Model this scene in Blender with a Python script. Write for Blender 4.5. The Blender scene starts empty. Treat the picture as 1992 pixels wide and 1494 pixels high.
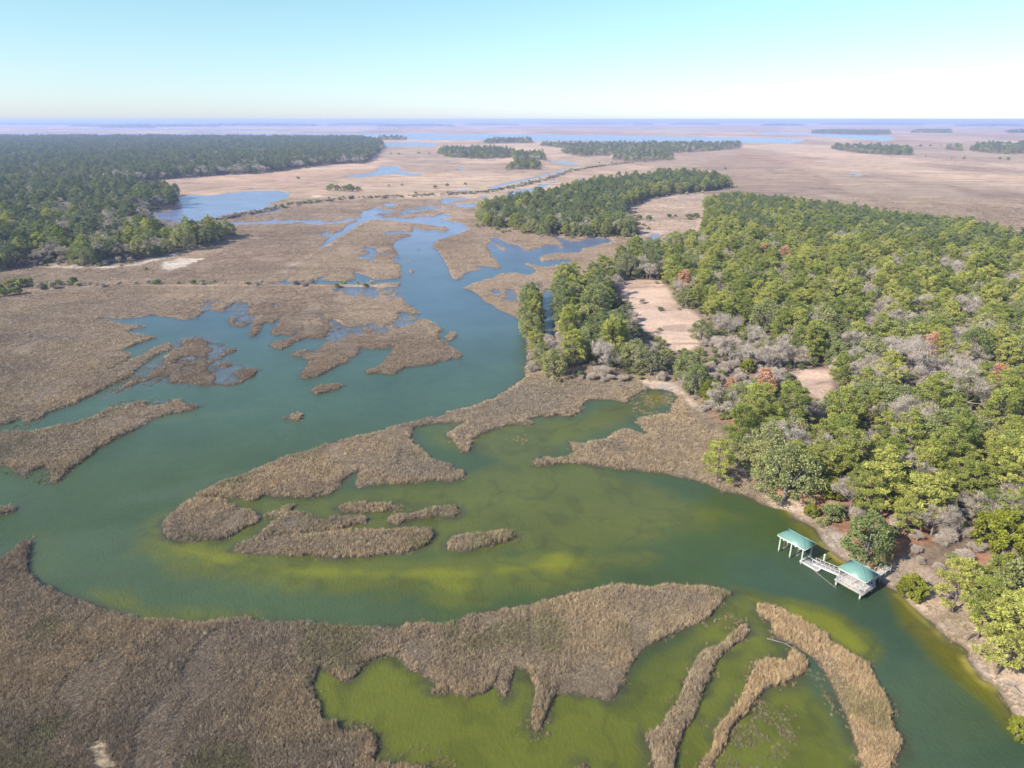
import bpy, math, random
import numpy as np
from mathutils import Vector, Matrix
random.seed(7); RNG = np.random.default_rng(11)
R = math.radians
# ------------------------------------------------------------------ camera geometry (used to turn traced points into ground points)
FPX = 1328.0; CX, CY = 996.0, 747.0; HC = 80.0
PITCH = math.atan(515.0 / FPX); CP, SP = math.cos(PITCH), math.sin(PITCH)
def ground(u, v, z=0.0):
    u = np.asarray(u, float); v = np.asarray(v, float)
    a = (u - CX) / FPX; b = (CY - v) / FPX
    dy = CP + b * SP; dz = -SP + b * CP
    t = (HC - z) / (-dz)
    return a * t, dy * t
def G(u, v, z=0.0):
    x, y = ground(u, v, z); return float(x), float(y)
def poly(pts):
    p = np.array(pts, float); x, y = ground(p[:, 0], p[:, 1]); return np.stack([x, y], 1)
def project(x, y, z):
    d = y * CP - (z - HC) * SP; up = y * SP + (z - HC) * CP
    return CX + FPX * x / d, CY - FPX * up / d
# ------------------------------------------------------------------ noise
def _h(ix, iy, seed):
    n = (ix.astype(np.int64) * 374761393 + iy.astype(np.int64) * 668265263 + seed * 1274126177) & 0xffffffff
    n = ((n ^ (n >> 13)) * 1274126177) & 0xffffffff
    n = n ^ (n >> 16)
    return (n & 0xffff) / 65535.0
def vnoise(x, y, seed=0):
    ix = np.floor(x); iy = np.floor(y); fx = x - ix; fy = y - iy
    ix = ix.astype(np.int64); iy = iy.astype(np.int64)
    fx = fx * fx * (3 - 2 * fx); fy = fy * fy * (3 - 2 * fy)
    a = _h(ix, iy, seed); b = _h(ix + 1, iy, seed); c = _h(ix, iy + 1, seed); d = _h(ix + 1, iy + 1, seed)
    return (a * (1 - fx) + b * fx) * (1 - fy) + (c * (1 - fx) + d * fx) * fy
def fbm(x, y, seed=0, o=4):
    s = 0; a = 1; t = 0
    for k in range(o):
        s = s + a * vnoise(x * 2 ** k, y * 2 ** k, seed + k * 17); t += a; a *= .5
    return s / t
def smooth(a, b, x):
    t = np.clip((x - a) / (b - a), 0, 1); return t * t * (3 - 2 * t)
# ------------------------------------------------------------------ signed distance to a polygon (positive inside), clamped
def inside(px, py, P):
    r = np.zeros(px.shape, bool); n = len(P)
    for i in range(n):
        x1, y1 = P[i]; x2, y2 = P[(i + 1) % n]
        if y1 == y2: continue
        c = ((y1 > py) != (y2 > py))
        r ^= c & (px < (x2 - x1) * (py - y1) / (y2 - y1) + x1)
    return r
def sdf(px, py, P, D=12.0):
    out = np.full(px.shape, -D)
    m = (px > P[:, 0].min() - D) & (px < P[:, 0].max() + D) & (py > P[:, 1].min() - D) & (py < P[:, 1].max() + D)
    if not m.any(): return out
    x = px[m]; y = py[m]; d2 = np.full(x.shape, D * D); n = len(P)
    for i in range(n):
        x1, y1 = P[i]; x2, y2 = P[(i + 1) % n]
        lx, hx = min(x1, x2) - D, max(x1, x2) + D; ly, hy = min(y1, y2) - D, max(y1, y2) + D
        k = np.nonzero((x > lx) & (x < hx) & (y > ly) & (y < hy))[0]
        if not len(k): continue
        ex, ey = x2 - x1, y2 - y1; L = ex * ex + ey * ey + 1e-9
        wx, wy = x[k] - x1, y[k] - y1
        t = np.clip((wx * ex + wy * ey) / L, 0, 1)
        dd = (wx - t * ex) ** 2 + (wy - t * ey) ** 2
        d2[k] = np.minimum(d2[k], dd)
    d = np.sqrt(d2); ins = inside(x, y, P)
    out[m] = np.where(ins, d, -d)
    return out
# ------------------------------------------------------------------ traced outlines (survey of the place, photo points -> ground)
MAIN = [(1018,733),(1015,738),(990,755),(960,775),(930,788),(880,802),(830,815),(790,825),(740,838),(700,848),(640,866),(600,878),(560,890),(520,905),(470,925),(430,942),(392,960),(384,965),(400,967),(430,965),(460,970),(480,977),(495,976),(515,965),(545,967),(580,968),(610,966),(640,960),(658,947),(668,935),(690,920),(699,916),(694,930),(688,946),(700,950),(730,945),(780,942),(840,938),(880,937),(912,926),(890,916),(880,908),(860,900),(840,893),(825,878),(812,868),(804,855),(802,845),(808,833),(825,828),(850,825),(880,822),(903,821),(895,829),(882,838),(865,846),(880,856),(890,868),(904,879),(915,882),(918,870),(922,855),(935,845),(955,838),(985,830),(1010,828),(1030,832),(1046,826),(1035,816),(1055,812),(1075,813),(1085,808),(1110,814),(1125,806),(1135,796),(1140,785),(1155,778),(1190,778),(1212,781),(1225,771),(1250,762),(1262,756),(1290,758),(1310,765),(1317,775),(1306,790),(1298,806),(1270,812),(1240,815),(1236,820),(1250,834),(1263,845),(1255,850),(1235,841),(1215,838),(1195,845),(1180,855),(1150,860),(1125,864),(1107,859),(1105,868),(1113,880),(1105,888),(1080,892),(1050,892),(1035,896),(1028,903),(1040,908),(1080,905),(1120,903),(1160,908),(1200,911),(1240,915),(1290,922),(1330,930),(1370,940),(1410,955),(1440,963),(1460,970),(1480,980),(1500,986),(1530,992),(1545,1010),(1562,1019),(1580,1028),(1590,1045),(1600,1058),(1620,1078),(1640,1092),(1658,1102),(1685,1112),(1705,1122),(1720,1134),(1738,1146),(1755,1163),(1775,1180),(1792,1195),(1810,1210),(1826,1226),(1845,1246),(1856,1250),(1872,1256),(1886,1268),(1882,1280),(1895,1300),(1915,1322),(1940,1337),(1956,1360),(1970,1385),(1985,1402),(2000,1420),(2030,1470),(2080,1560),(2150,1760),(850,1760),(850,1560),(850,1505),(830,1494),(800,1489),(760,1486),(730,1480),(738,1455),(735,1435),(715,1421),(690,1425),(662,1425),(655,1411),(640,1408),(625,1400),(619,1375),(610,1355),(606,1335),(612,1311),(621,1300),(640,1305),(655,1318),(670,1324),(685,1320),(705,1300),(725,1286),(740,1280),(755,1277),(770,1280),(780,1292),(798,1308),(822,1311),(818,1320),(835,1325),(850,1332),(836,1345),(840,1352),(870,1350),(895,1352),(915,1358),(945,1350),(958,1340),(972,1350),(985,1362),(996,1342),(1003,1316),(1007,1303),(1020,1310),(1030,1325),(1038,1345),(1035,1365),(1028,1390),(1030,1413),(1040,1422),(1053,1420),(1065,1395),(1075,1368),(1085,1357),(1110,1354),(1150,1358),(1185,1361),(1200,1352),(1215,1330),(1222,1303),(1235,1285),(1250,1268),(1275,1252),(1300,1240),(1340,1223),(1370,1205),(1395,1180),(1412,1165),(1436,1157),(1400,1148),(1350,1141),(1300,1139),(1260,1143),(1220,1141),(1160,1146),(1120,1152),(1060,1169),(1000,1183),(960,1188),(900,1201),(870,1213),(820,1212),(790,1217),(768,1224),(740,1222),(700,1223),(660,1223),(620,1218),(560,1213),(520,1210),(485,1203),(430,1211),(380,1212),(330,1208),(290,1203),(240,1198),(190,1180),(150,1166),(110,1152),(85,1140),(64,1123),(56,1105),(54,1090),(60,1072),(64,1047),(45,1056),(20,1078),(0,1092),(-40,1110),(-150,1150),(-300,1160),(-300,850),(-120,845),(0,829),(40,815),(46,823),(72,817),(95,805),(120,795),(150,785),(180,772),(200,760),(225,745),(250,732),(275,712),(300,694),(325,681),(331,672),(318,669),(300,677),(262,699),(232,714),(210,722),(222,713),(240,704),(251,690),(232,687),(206,685),(228,682),(255,674),(280,665),(305,657),(280,652),(255,650),(243,645),(262,641),(286,637),(270,632),(245,631),(225,628),(200,623),(192,618),(215,618),(240,620),(270,618),(300,613),(320,615),(340,617),(360,622),(380,617),(396,607),(408,601),(430,599),(447,596),(455,590),(470,588),(486,588),(480,602),(463,610),(446,618),(444,630),(455,637),(475,635),(495,626),(512,622),(530,627),(540,615),(546,625),(542,632),(555,632),(565,622),(592,616),(605,619),(596,628),(580,640),(563,643),(545,640),(535,645),(540,652),(555,650),(580,652),(598,649),(575,656),(550,663),(533,668),(535,673),(546,679),(556,675),(570,665),(600,655),(625,651),(650,655),(640,665),(625,680),(613,687),(590,683),(572,686),(570,690),(585,693),(606,700),(600,715),(592,725),(588,736),(600,735),(625,727),(650,715),(670,708),(681,703),(678,697),(668,692),(682,695),(696,694),(702,686),(705,677),(720,680),(740,680),(768,674),(764,685),(750,700),(730,715),(711,722),(712,727),(740,727),(770,728),(790,716),(810,712),(840,710),(870,702),(880,696),(898,697),(901,692),(890,685),(875,675),(868,669),(860,663),(855,650),(862,640),(850,632),(835,622),(820,620),(800,622),(785,617),(774,611),(782,608),(800,612),(820,611),(805,600),(790,588),(786,571),(775,580),(755,580),(735,578),(720,575),(700,572),(680,566),(655,562),(665,559),(700,558),(745,560),(772,556),(782,552),(785,548),(782,535),(783,530),(780,522),(783,515),(770,510),(765,505),(740,506),(720,503),(701,503),(697,498),(722,496),(728,493),(712,486),(708,482),(725,483),(735,488),(750,492),(765,498),(782,498),(775,493),(769,485),(765,478),(770,470),(785,463),(801,458),(793,455),(770,455),(745,458),(740,460),(752,452),(780,451),(803,452),(805,443),(820,448),(845,448),(862,444),(850,440),(835,437),(815,435),(790,433),(765,430),(735,428),(716,427),(700,437),(680,450),(655,465),(638,476),(614,487),(622,478),(640,465),(655,452),(670,447),(676,440),(700,428),(688,428),(665,433),(640,436),(600,438),(580,433),(555,436),(510,437),(470,437),(440,440),(400,437),(440,433),(500,431),(525,429),(530,422),(540,424),(546,430),(560,427),(600,428),(625,429),(633,433),(660,430),(680,425),(700,425),(705,418),(710,412),(730,405),(748,402),(742,397),(765,395),(772,400),(790,408),(795,418),(770,420),(770,423),(800,425),(820,422),(845,423),(870,428),(895,434),(910,442),(905,448),(895,454),(870,463),(850,468),(835,480),(850,487),(862,500),(870,515),(878,535),(887,544),(897,541),(905,532),(920,527),(936,524),(925,517),(945,518),(965,523),(975,522),(968,508),(958,492),(945,475),(953,474),(975,486),(998,498),(990,491),(975,478),(958,471),(955,464),(970,464),(985,474),(1005,478),(1022,491),(1045,485),(1070,476),(1083,478),(1090,486),(1098,485),(1094,473),(1078,460),(1090,463),(1105,470),(1130,470),(1150,464),(1185,464),(1190,470),(1165,476),(1130,484),(1130,489),(1115,493),(1085,492),(1062,495),(1044,503),(1052,511),(1080,506),(1108,505),(1112,509),(1095,514),(1060,520),(1042,516),(1018,509),(1012,508),(1020,516),(1036,524),(1038,531),(1025,535),(1000,530),(975,533),(955,541),(925,551),(897,561),(915,564),(932,574),(945,588),(970,603),(1000,618),(1012,628),(1018,650),(1022,690),(1018,715)]
WATERS = [
 [(500,556),(560,556),(640,556),(700,554),(770,551),(790,548),(785,540),(760,543),(725,545),(715,540),(700,533),(690,531),(696,543),(680,546),(650,548),(628,545),(640,535),(626,538),(610,547),(590,549),(562,547),(566,537),(552,543),(540,550),(525,550),(524,540),(508,550)],
 [(345,385),(370,380),(420,380),(445,375),(500,371),(545,371),(567,378),(560,385),(545,392),(525,397),(520,400),(540,402),(545,408),(530,413),(500,418),(450,425),(400,431),(355,437),(330,434),(300,430),(285,417),(310,412),(345,407),(348,400)],
 [(675,343),(690,340),(715,337),(735,333),(733,328),(745,324),(770,323),(782,328),(775,331),(795,337),(820,339),(825,341),(800,343),(770,338),(740,341),(700,345)],
 [(740,280),(770,277),(810,276.5),(855,279),(840,285),(800,284),(755,286)],
 [(853,394),(865,387),(900,385),(932,388),(895,390),(880,393),(900,397),(920,395),(936,394),(930,401),(915,405),(900,405),(880,398),(862,397)],
 [(853,420),(862,415),(875,418),(874,424),(858,425)],
 [(770,402),(800,401),(840,401),(862,405),(830,407),(790,406)],
 [(972,388),(985,378),(1000,372),(1030,367),(1050,359),(1078,356),(1062,364),(1035,374),(1005,382),(987,388)],
 [(936,383),(950,380),(953,384),(940,388)],[(880,370),(925,368),(900,374)],[(888,328),(905,324),(900,332)],
 [(950,366),(1000,352),(1040,345),(1085,333),(1098,328),(1090,335),(1040,348),(1000,356),(960,368)],
 [(1262,458),(1275,455),(1288,452),(1283,460),(1272,466),(1267,462)],
 [(1061,566),(1073,570),(1077,600),(1074,640),(1076,660),(1064,660),(1061,620),(1058,590)],
 [(1070,313),(1100,314),(1130,320),(1110,321),(1080,317)],[(1125,349),(1135,346),(1136,351)],[(1070,350),(1082,348),(1080,352)],
 [(605,455),(625,452),(645,455),(640,459),(612,460)],
 [(-900,261),(200,259.5),(440,259.5),(700,259),(1000,260.5),(1150,263),(1300,266),(1480,268),(1570,271),(1540,279),(1440,278),(1300,276),(1000,273.5),(760,271),(500,269),(0,269),(-900,270)],
 [(1480,257),(1570,259),(1680,262),(1730,265),(1742,270),(1720,275),(1690,272),(1640,268),(1560,263),(1480,261)],
 [(150,250.5),(500,251),(900,252.5),(500,253),(150,252.5)],[(-600,246),(-100,245.5),(150,246),(-100,247.5),(-600,248)],
 [(1650,333),(1664,337),(1680,343),(1668,342),(1652,336)],
]
ISLES = [
 [(-200,850),(-60,847),(0,843),(30,840),(60,840),(100,833),(140,825),(180,810),(210,795),(240,793),(280,782),(300,786),(330,783),(345,782),(350,787),(385,792),(370,797),(340,803),(300,815),(260,835),(235,850),(210,865),(180,885),(150,905),(130,925),(110,940),(97,940),(100,925),(95,915),(85,908),(60,920),(45,925),(20,910),(0,905),(-60,905),(-200,920)],
 [(-30,990),(0,990),(20,985),(38,987),(30,995),(0,1003),(-30,1005)],
 [(320,1018),(330,1003),(345,990),(365,976),(395,971),(430,976),(470,988),(500,1000),(512,1011),(500,1019),(480,1027),(460,1036),(440,1046),(425,1051),(400,1050),(380,1056),(350,1053),(330,1046),(322,1035)],
 [(505,1011),(520,1000),(550,990),(568,986),(560,998),(530,1009)],
 [(457,1070),(470,1058),(500,1045),(530,1038),(560,1043),(610,1043),(660,1036),(700,1031),(760,1031),(800,1028),(838,1031),(846,1043),(835,1058),(815,1070),(780,1080),(740,1082),(700,1086),(640,1083),(580,1080),(520,1082),(475,1078)],
 [(500,1048),(520,1022),(545,1005),(570,998),(592,997),(612,1012),(640,1015),(680,1006),(710,1004),(722,1010),(712,1020),(680,1024),(640,1032),(590,1036),(556,1036),(540,1044)],
 [(663,988),(680,980),(710,977),(740,980),(765,978),(772,990),(750,998),(700,1000),(672,998)],
 [(747,1012),(760,1002),(780,1003),(800,1000),(830,993),(850,985),(870,981),(890,985),(895,997),(885,1007),(850,1008),(815,1010),(785,1015),(775,1022),(755,1022)],
 [(862,1062),(880,1045),(910,1040),(950,1038),(975,1033),(1000,1035),(1012,1042),(1000,1052),(970,1060),(935,1067),(900,1073),(870,1072)],
 [(1452,1213),(1435,1222),(1415,1240),(1395,1255),(1370,1270),(1353,1285),(1345,1305),(1335,1325),(1325,1345),(1310,1370),(1290,1400),(1275,1420),(1258,1432),(1262,1460),(1270,1500),(1260,1560),(1250,1700),(1310,1700),(1312,1560),(1318,1494),(1322,1460),(1330,1430),(1350,1390),(1365,1350),(1385,1310),(1405,1280),(1425,1260),(1445,1245),(1458,1228)],
 [(1470,1180),(1500,1180),(1530,1190),(1560,1205),(1600,1235),(1640,1265),(1670,1285),(1700,1315),(1720,1345),(1735,1385),(1740,1410),(1750,1430),(1752,1450),(1745,1475),(1730,1510),(1725,1560),(1720,1700),(1680,1700),(1682,1560),(1675,1500),(1665,1460),(1655,1420),(1645,1390),(1625,1360),(1615,1335),(1600,1310),(1590,1290),(1565,1270),(1535,1255),(1510,1245),(1503,1230),(1500,1210),(1480,1200)],
 [(1472,1290),(1490,1285),(1510,1282),(1525,1285),(1535,1260),(1560,1270),(1575,1285),(1573,1305),(1560,1318),(1540,1330),(1520,1338),(1495,1342),(1475,1360),(1455,1385),(1435,1405),(1420,1425),(1410,1450),(1395,1480),(1385,1520),(1380,1600),(1330,1600),(1350,1495),(1365,1475),(1385,1450),(1395,1420),(1410,1400),(1430,1375),(1450,1345),(1462,1310)],
 [(484,650),(490,640),(492,628),(500,624),(510,628),(503,636),(498,650),(492,655),(486,655)],
 [(426,605),(436,600),(445,602),(440,608),(428,609)],
 [(442,682),(455,677),(465,681),(455,687),(444,687)],
 [(612,762),(625,753),(648,749),(672,749),(660,756),(640,761),(620,765)],
 [(562,812),(575,806),(587,807),(584,815),(568,817)],
 [(868,655),(875,648),(884,647),(886,655),(877,664),(870,662)],
 [(833,478),(845,470),(850,468),(852,472)],[(810,482),(822,487),(826,491),(815,488)],
 [(790,506),(800,505),(798,509)],[(795,525),(806,525),(804,531),(797,531)],
 [(730,418),(745,408),(752,405),(770,409),(785,415),(770,419),(748,421)],
 [(835,441),(860,441),(870,444),(873,448),(862,451),(850,449)],
 [(383,737),(415,723),(445,704),(458,718),(480,719),(500,719),(490,735),(465,748),(432,752),(395,747)],
 [(160,1500),(0,1700),(-100,1800),(300,1800),(320,1500)],
 [(1120,1494),(1125,1485),(1142,1483),(1150,1490),(1160,1520),(1115,1520)],
]
# grass standing in water, grown thin: (outline, density, tint)
SPARSE = [
 ([(325,690),(345,660),(375,655),(400,660),(440,668),(455,678),(440,690),(425,700),(445,704),(458,718),(500,720),(490,735),(465,748),(420,750),(360,742),(300,745),(250,745),(200,770),(225,745),(260,725),(290,705)], .42, .55),
 ([(340,590),(430,583),(455,590),(440,600),(400,603),(350,600)], .5, .4),
 ([(450,590),(540,575),(640,600),(700,640),(680,690),(640,660),(590,655),(560,650),(545,640),(560,625),(600,615),(560,620),(500,628),(450,640),(430,625)], .5, .35),
 ([(640,558),(770,562),(780,575),(740,585),(680,578)], .4, .35),
 ([(940,562),(1010,560),(1020,590),(975,585)], .35, .4),
 ([(45,822),(85,808),(95,812),(30,845),(0,843),(0,830)], .35, .45),
 ([(200,795),(240,780),(290,775),(345,778),(350,787),(240,800)], .5, .35),
 ([(1240,755),(1318,762),(1300,815),(1240,820),(1225,790)], .35, .35),
 ([(1380,1420),(1480,1350),(1535,1390),(1550,1430),(1535,1465),(1490,1510),(1400,1560),(1350,1540)], .26, .3),
 ([(800,1455),(825,1460),(835,1470),(870,1485),(900,1500),(900,1560),(780,1560),(770,1480)], .4, .2),
 ([(1130,1478),(1150,1480),(1165,1500),(1160,1560),(1110,1560),(1112,1500)], .35, .5),
 ([(1395,1200),(1440,1195),(1455,1215),(1430,1235),(1400,1230)], .3, .25),
 ([(1013,1035),(1032,1040),(1025,1050),(1005,1052)], .35, .2),
 ([(990,850),(1005,846),(1028,852),(1022,862),(1000,862)], .5, .1),
 ([(640,1395),(700,1410),(745,1430),(750,1490),(850,1500),(700,1530),(620,1420)], .4, .3),
 ([(1010,1385),(1030,1380),(1060,1425),(1040,1440),(1015,1420)], .35, .3),
 ([(1590,1300),(1620,1350),(1630,1390),(1600,1350),(1575,1310)], .5, .1),
 ([(770,980),(800,990),(790,1010),(750,1010)], .3, .2),
 ([(0,905),(45,925),(95,915),(100,945),(40,935),(0,925)], .25, .3),
]
SHALLOW = [   # sand and algae bars under the water: outline, strength, softness m
 ([(295,1020),(302,1060),(350,1088),(420,1105),(520,1122),(650,1138),(780,1150),(900,1148),(1000,1130),(1100,1118),(1200,1098),(1250,1082),(1100,1070),(1000,1085),(850,1085),(600,1092),(470,1085),(400,1058),(330,1050)], .95, 8),
 ([(390,965),(600,975),(900,940),(980,900),(810,835),(900,825),(1100,820),(1200,790),(1300,780),(1030,900),(1200,925),(1300,960),(1400,1000),(1350,1030),(1200,1075),(1100,1080),(850,1085),(560,1090),(430,1040)], .55, 7),
 ([(600,1290),(760,1270),(830,1310),(1010,1300),(1200,1360),(1395,1175),(1470,1170),(1560,1330),(1680,1494),(1700,1750),(700,1750),(610,1400)], .72, 4),
 ([(1440,1155),(1540,1175),(1630,1200),(1680,1232),(1702,1262),(1695,1285),(1640,1275),(1560,1220),(1480,1190)], .9, 3),
 ([(1730,1140),(1800,1200),(1850,1240),(1890,1270),(1940,1340),(2000,1430),(1975,1420),(1930,1372),(1880,1330),(1820,1275),(1760,1215)], .8, 3),
 ([(1525,985),(1600,1050),(1665,1105),(1640,1105),(1595,1080),(1560,1030)], .75, 3),
 ([(180,1150),(240,1150),(280,1180),(400,1190),(500,1196),(480,1210),(330,1212),(200,1190)], .55, 4),
 ([(60,1040),(120,1020),(110,1080),(100,1130),(70,1120)], .25, 6),
 ([(1000,1230),(1000,1180),(800,1210),(860,1195)], .25, 4),
]
FORESTS = {   # footprint of the woods
 'east': [(1016,600),(1020,640),(1028,690),(1024,728),(1060,735),(1110,745),(1180,748),(1240,745),(1310,748),(1335,775),(1360,795),(1380,820),(1410,835),(1425,870),(1425,900),(1450,930),(1480,945),(1510,975),(1550,985),(1575,1015),(1620,1040),(1660,1075),(1700,1095),(1735,1085),(1790,1110),(1830,1140),(1860,1150),(1900,1190),(1935,1215),(1935,1260),(1965,1290),(2000,1330),(2100,1420),(3600,1500),(3200,640),(2400,560),(1992,492),(1850,453),(1700,428),(1540,404),(1430,393),(1375,398),(1362,420),(1360,450),(1290,468),(1240,478),(1215,520),(1190,548),(1120,562),(1060,575),(1030,585)],
 'north': [(930,430),(936,443),(970,448),(1010,455),(1070,462),(1150,463),(1230,463),(1240,450),(1232,435),(1225,420),(1215,407),(1250,390),(1300,380),(1370,374),(1420,366),(1412,358),(1340,347),(1260,352),(1180,364),(1100,380),(1050,392),(985,408),(945,418)],
 'west': [(-600,560),(0,528),(40,520),(100,520),(180,520),(230,520),(280,507),(340,494),(400,482),(452,462),(440,450),(380,437),(310,433),(270,425),(285,412),(345,405),(345,386),(310,376),(240,364),(210,362),(290,353),(400,344),(500,339),(560,331),(640,321),(710,319),(722,310),(730,300),(745,288),(745,280),(700,272),(500,271),(300,270),(-900,270),(-1500,600)],
 'isle': [(850,300),(880,308),(940,311),(1002,307),(1003,297),(950,291),(870,292)],
 'isle2': [(1050,284),(1100,290),(1090,298),(1130,306),(1180,305),(1205,297),(1190,312),(1250,316),(1312,312),(1300,299),(1400,294),(1442,288),(1440,281),(1300,281),(1180,282),(1060,281)],
 'isle3': [(1615,290),(1650,297),(1720,303),(1777,303),(1770,293),(1700,289),(1620,287)],
 'isle4': [(1885,295),(1940,300),(2200,305),(2200,284),(1900,284)],
 'isle5': [(1568,260),(1640,262.5),(1732,262.5),(1730,257),(1600,256)],
 'isle6': [(1770,259),(1850,260),(1850,255),(1790,255)],
 'isle7': [(735,274),(790,273),(792,269),(740,269)],
 'isle8': [(940,280),(1038,279),(1035,274),(960,274)],
 'isle9': [(1838,292),(1870,295),(1866,288),(1842,287)],
 'isle10': [(985,332),(1050,331),(1050,321),(1000,322)],
 'isle11': [(1000,314),(1062,313),(1055,300),(1000,302)],
}
OPEN = [ # clearings in the woods, outline, kind
 ([(1195,552),(1290,552),(1310,590),(1340,610),(1372,635),(1372,668),(1340,690),(1310,690),(1275,665),(1245,640),(1230,610),(1212,580)], 0),
 ([(1545,728),(1612,728),(1620,760),(1600,790),(1570,775),(1550,760)], 0),
 ([(1058,560),(1078,560),(1080,665),(1058,665)], 1),
 ([(1955,1085),(2100,1060),(2150,1180),(2000,1150)], 0),
 ([(1640,960),(1680,955),(1690,985),(1650,990)], 2),
 ([(1255,447),(1295,445),(1290,470),(1255,472)], 1),
 ([(1690,1090),(1740,1062),(1760,1080),(1740,1110),(1700,1120)], 2),
]
WET = [[(455,600),(540,588),(620,600),(695,640),(665,668),(600,658),(560,652),(530,640),(560,620),(500,628),(450,632)],[(340,590),(430,583),(470,590),(440,606),(400,606),(350,600)],
 [(325,690),(350,660),(400,655),(455,680),(440,700),(500,722),(470,747),(380,750),(280,748),(205,775),(240,742),(300,705)],[(640,559),(780,561),(780,580),(700,580),(650,570)],[(200,797),(345,778),(352,787),(235,806)],
 [(940,562),(1010,560),(1018,590),(975,588)],[(700,495),(735,490),(775,500),(770,508),(720,508)],[(730,404),(800,400),(860,404),(790,420),(745,424)],[(560,455),(640,450),(650,462),(600,465)],[(660,640),(800,610),(830,625),(760,650),(690,655)]]
WETP = [poly(q) for q in WET]
RIDGE = [([(60,566),(150,560),(300,556),(500,556),(640,557),(772,556)], 1.6, .55), ([(375,439),(430,428),(530,408),(600,396.5),(680,388),(760,385.5),(850,381),(940,376),(1000,366),(1060,350.5),(1110,334),(1160,325.5),(1230,317)], 2.6, .9), ([(430,600),(505,556),(580,512),(640,478),(700,440),(718,430)], 2.6, .25), ([(1110,334),(1140,322),(1120,316)], 2.5, .4)]
def dline(px, py, P, D=14.):
    d = np.full(px.shape, D)
    for (x1, y1), (x2, y2) in zip(P[:-1], P[1:]):
        k = np.nonzero((px > min(x1, x2) - D) & (px < max(x1, x2) + D) & (py > min(y1, y2) - D) & (py < max(y1, y2) + D))[0]
        ex, ey = x2 - x1, y2 - y1; t = np.clip(((px[k] - x1) * ex + (py[k] - y1) * ey) / (ex * ex + ey * ey), 0, 1)
        d[k] = np.minimum(d[k], np.hypot(px[k] - x1 - t * ex, py[k] - y1 - t * ey))
    return d
RIDGEP = [(poly(a), w, h) for a, w, h in RIDGE]
MAINP = poly(MAIN); WP = [poly(p) for p in WATERS]; IP = [poly(p) for p in ISLES]
SPP = [(poly(p), a, b) for p, a, b in SPARSE]; SHP = [(poly(p), a, b) for p, a, b in SHALLOW]
FP = {k: poly(v) for k, v in FORESTS.items()}; OP = [(poly(p), k) for p, k in OPEN]
GOLD = [poly(ISLES[10]), poly(ISLES[11])]
SANDY = [poly([(1700,1115),(1760,1085),(1800,1110),(1850,1150),(1900,1190),(1930,1220),(1940,1260),(1970,1290),(2010,1330),(2100,1420),(2100,1560),(2010,1440),(1980,1400),(1940,1337),(1890,1300),(1880,1262),(1830,1230),(1770,1180),(1735,1150)]),
         poly([(1480,965),(1520,975),(1560,985),(1600,1020),(1640,1050),(1690,1095),(1700,1115),(1650,1100),(1605,1062),(1580,1028),(1540,1000),(1500,988)]),
         poly([(1240,742),(1310,748),(1345,780),(1370,810),(1350,800),(1320,770),(1260,755)])]
PALE = [poly([(318,512),(350,503),(395,505),(370,515),(335,527),(312,525)]), poly([(165,1500),(180,1460),(205,1438),(232,1440),(215,1470),(205,1500)]),
        poly([(603,383),(620,380),(624,383),(612,385)]), poly([(20,520),(240,520),(290,508),(350,492),(345,497),(270,517),(200,524)])]
DIRT = [poly([(0,630),(60,632),(85,655),(40,680),(0,685)])]
def shore(x, y):
    """signed distance to the waterline: land positive"""
    s = np.full(x.shape, 12.0)
    s = np.minimum(s, -sdf(x, y, MAINP))
    for p in IP: s = np.maximum(s, sdf(x, y, p))
    for p in WP: s = np.minimum(s, -sdf(x, y, p))
    for p in WETP:
        w_ = smooth(-3, 3, sdf(x, y, p)); s = s * (1 - w_) + w_ * ((fbm(x / 4, y / 7, 123, 5) - .50) * 4.5)
    for p, hw, h in RIDGEP: s = np.maximum(s, hw - dline(x, y, p))
    k = np.clip(np.abs(y) / 150, .5, 4)
    n = (fbm(x / 2.2 / k, y / 2.2 / k, 3, 3) - .5) * 1.3 * k + (fbm(x / 9 / k, y / 9 / k, 9, 2) - .5) * 2.2 * k
    return s + n * smooth(12, 6, np.abs(s))
def forest(x, y):
    s = np.full(x.shape, -12.0)
    for k in FP: s = np.maximum(s, sdf(x, y, FP[k]))
    return s
def clearing(x, y):
    s = np.full(x.shape, -12.0)
    for p, k in OP: s = np.maximum(s, sdf(x, y, p))
    return s
def land_z(x, y, s=None, f=None):
    if s is None: s = shore(x, y)
    if f is None: f = forest(x, y)
    z = np.where(s > 0, .42 * np.tanh(s / 1.1), np.maximum(s * .5, -1.6))
    z = z + np.where(s > 0, 1, 0) * (np.clip(s, 0, 1) * (fbm(x / 6, y / 6, 21, 3) - .5) * .25 + smooth(-5, 9, f) * 1.3 * smooth(0, 4, s) + smooth(1500, 6000, y) * 1.6)
    for p, hw, h in RIDGEP: z = z + h * smooth(hw * 1.5, hw * .4, dline(x, y, p))
    return z
# ------------------------------------------------------------------ helpers
def new_mesh(name, V, F=None, tris=None, quads=None):
    me = bpy.data.meshes.new(name); V = np.asarray(V, np.float32)
    me.vertices.add(len(V)); me.vertices.foreach_set('co', V.ravel())
    n = 0; loops = []; starts = []; tot = 0
    for arr, k in ((tris, 3), (quads, 4)):
        if arr is not None and len(arr):
            arr = np.asarray(arr, np.int32); loops.append(arr.ravel()); starts.append(tot + np.arange(len(arr)) * k); tot += arr.size
    if loops:
        loops = np.concatenate(loops); starts = np.concatenate(starts)
        me.loops.add(len(loops)); me.loops.foreach_set('vertex_index', loops)
        me.polygons.add(len(starts)); me.polygons.foreach_set('loop_start', starts.astype(np.int32))
    me.update(calc_edges=True); return me
def vcol(me, name, C):
    a = me.attributes.new(name, 'FLOAT_COLOR', 'POINT')
    C = np.concatenate([C, np.ones((len(C), 1))], 1).astype(np.float32); a.data.foreach_set('color', C.ravel())
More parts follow.
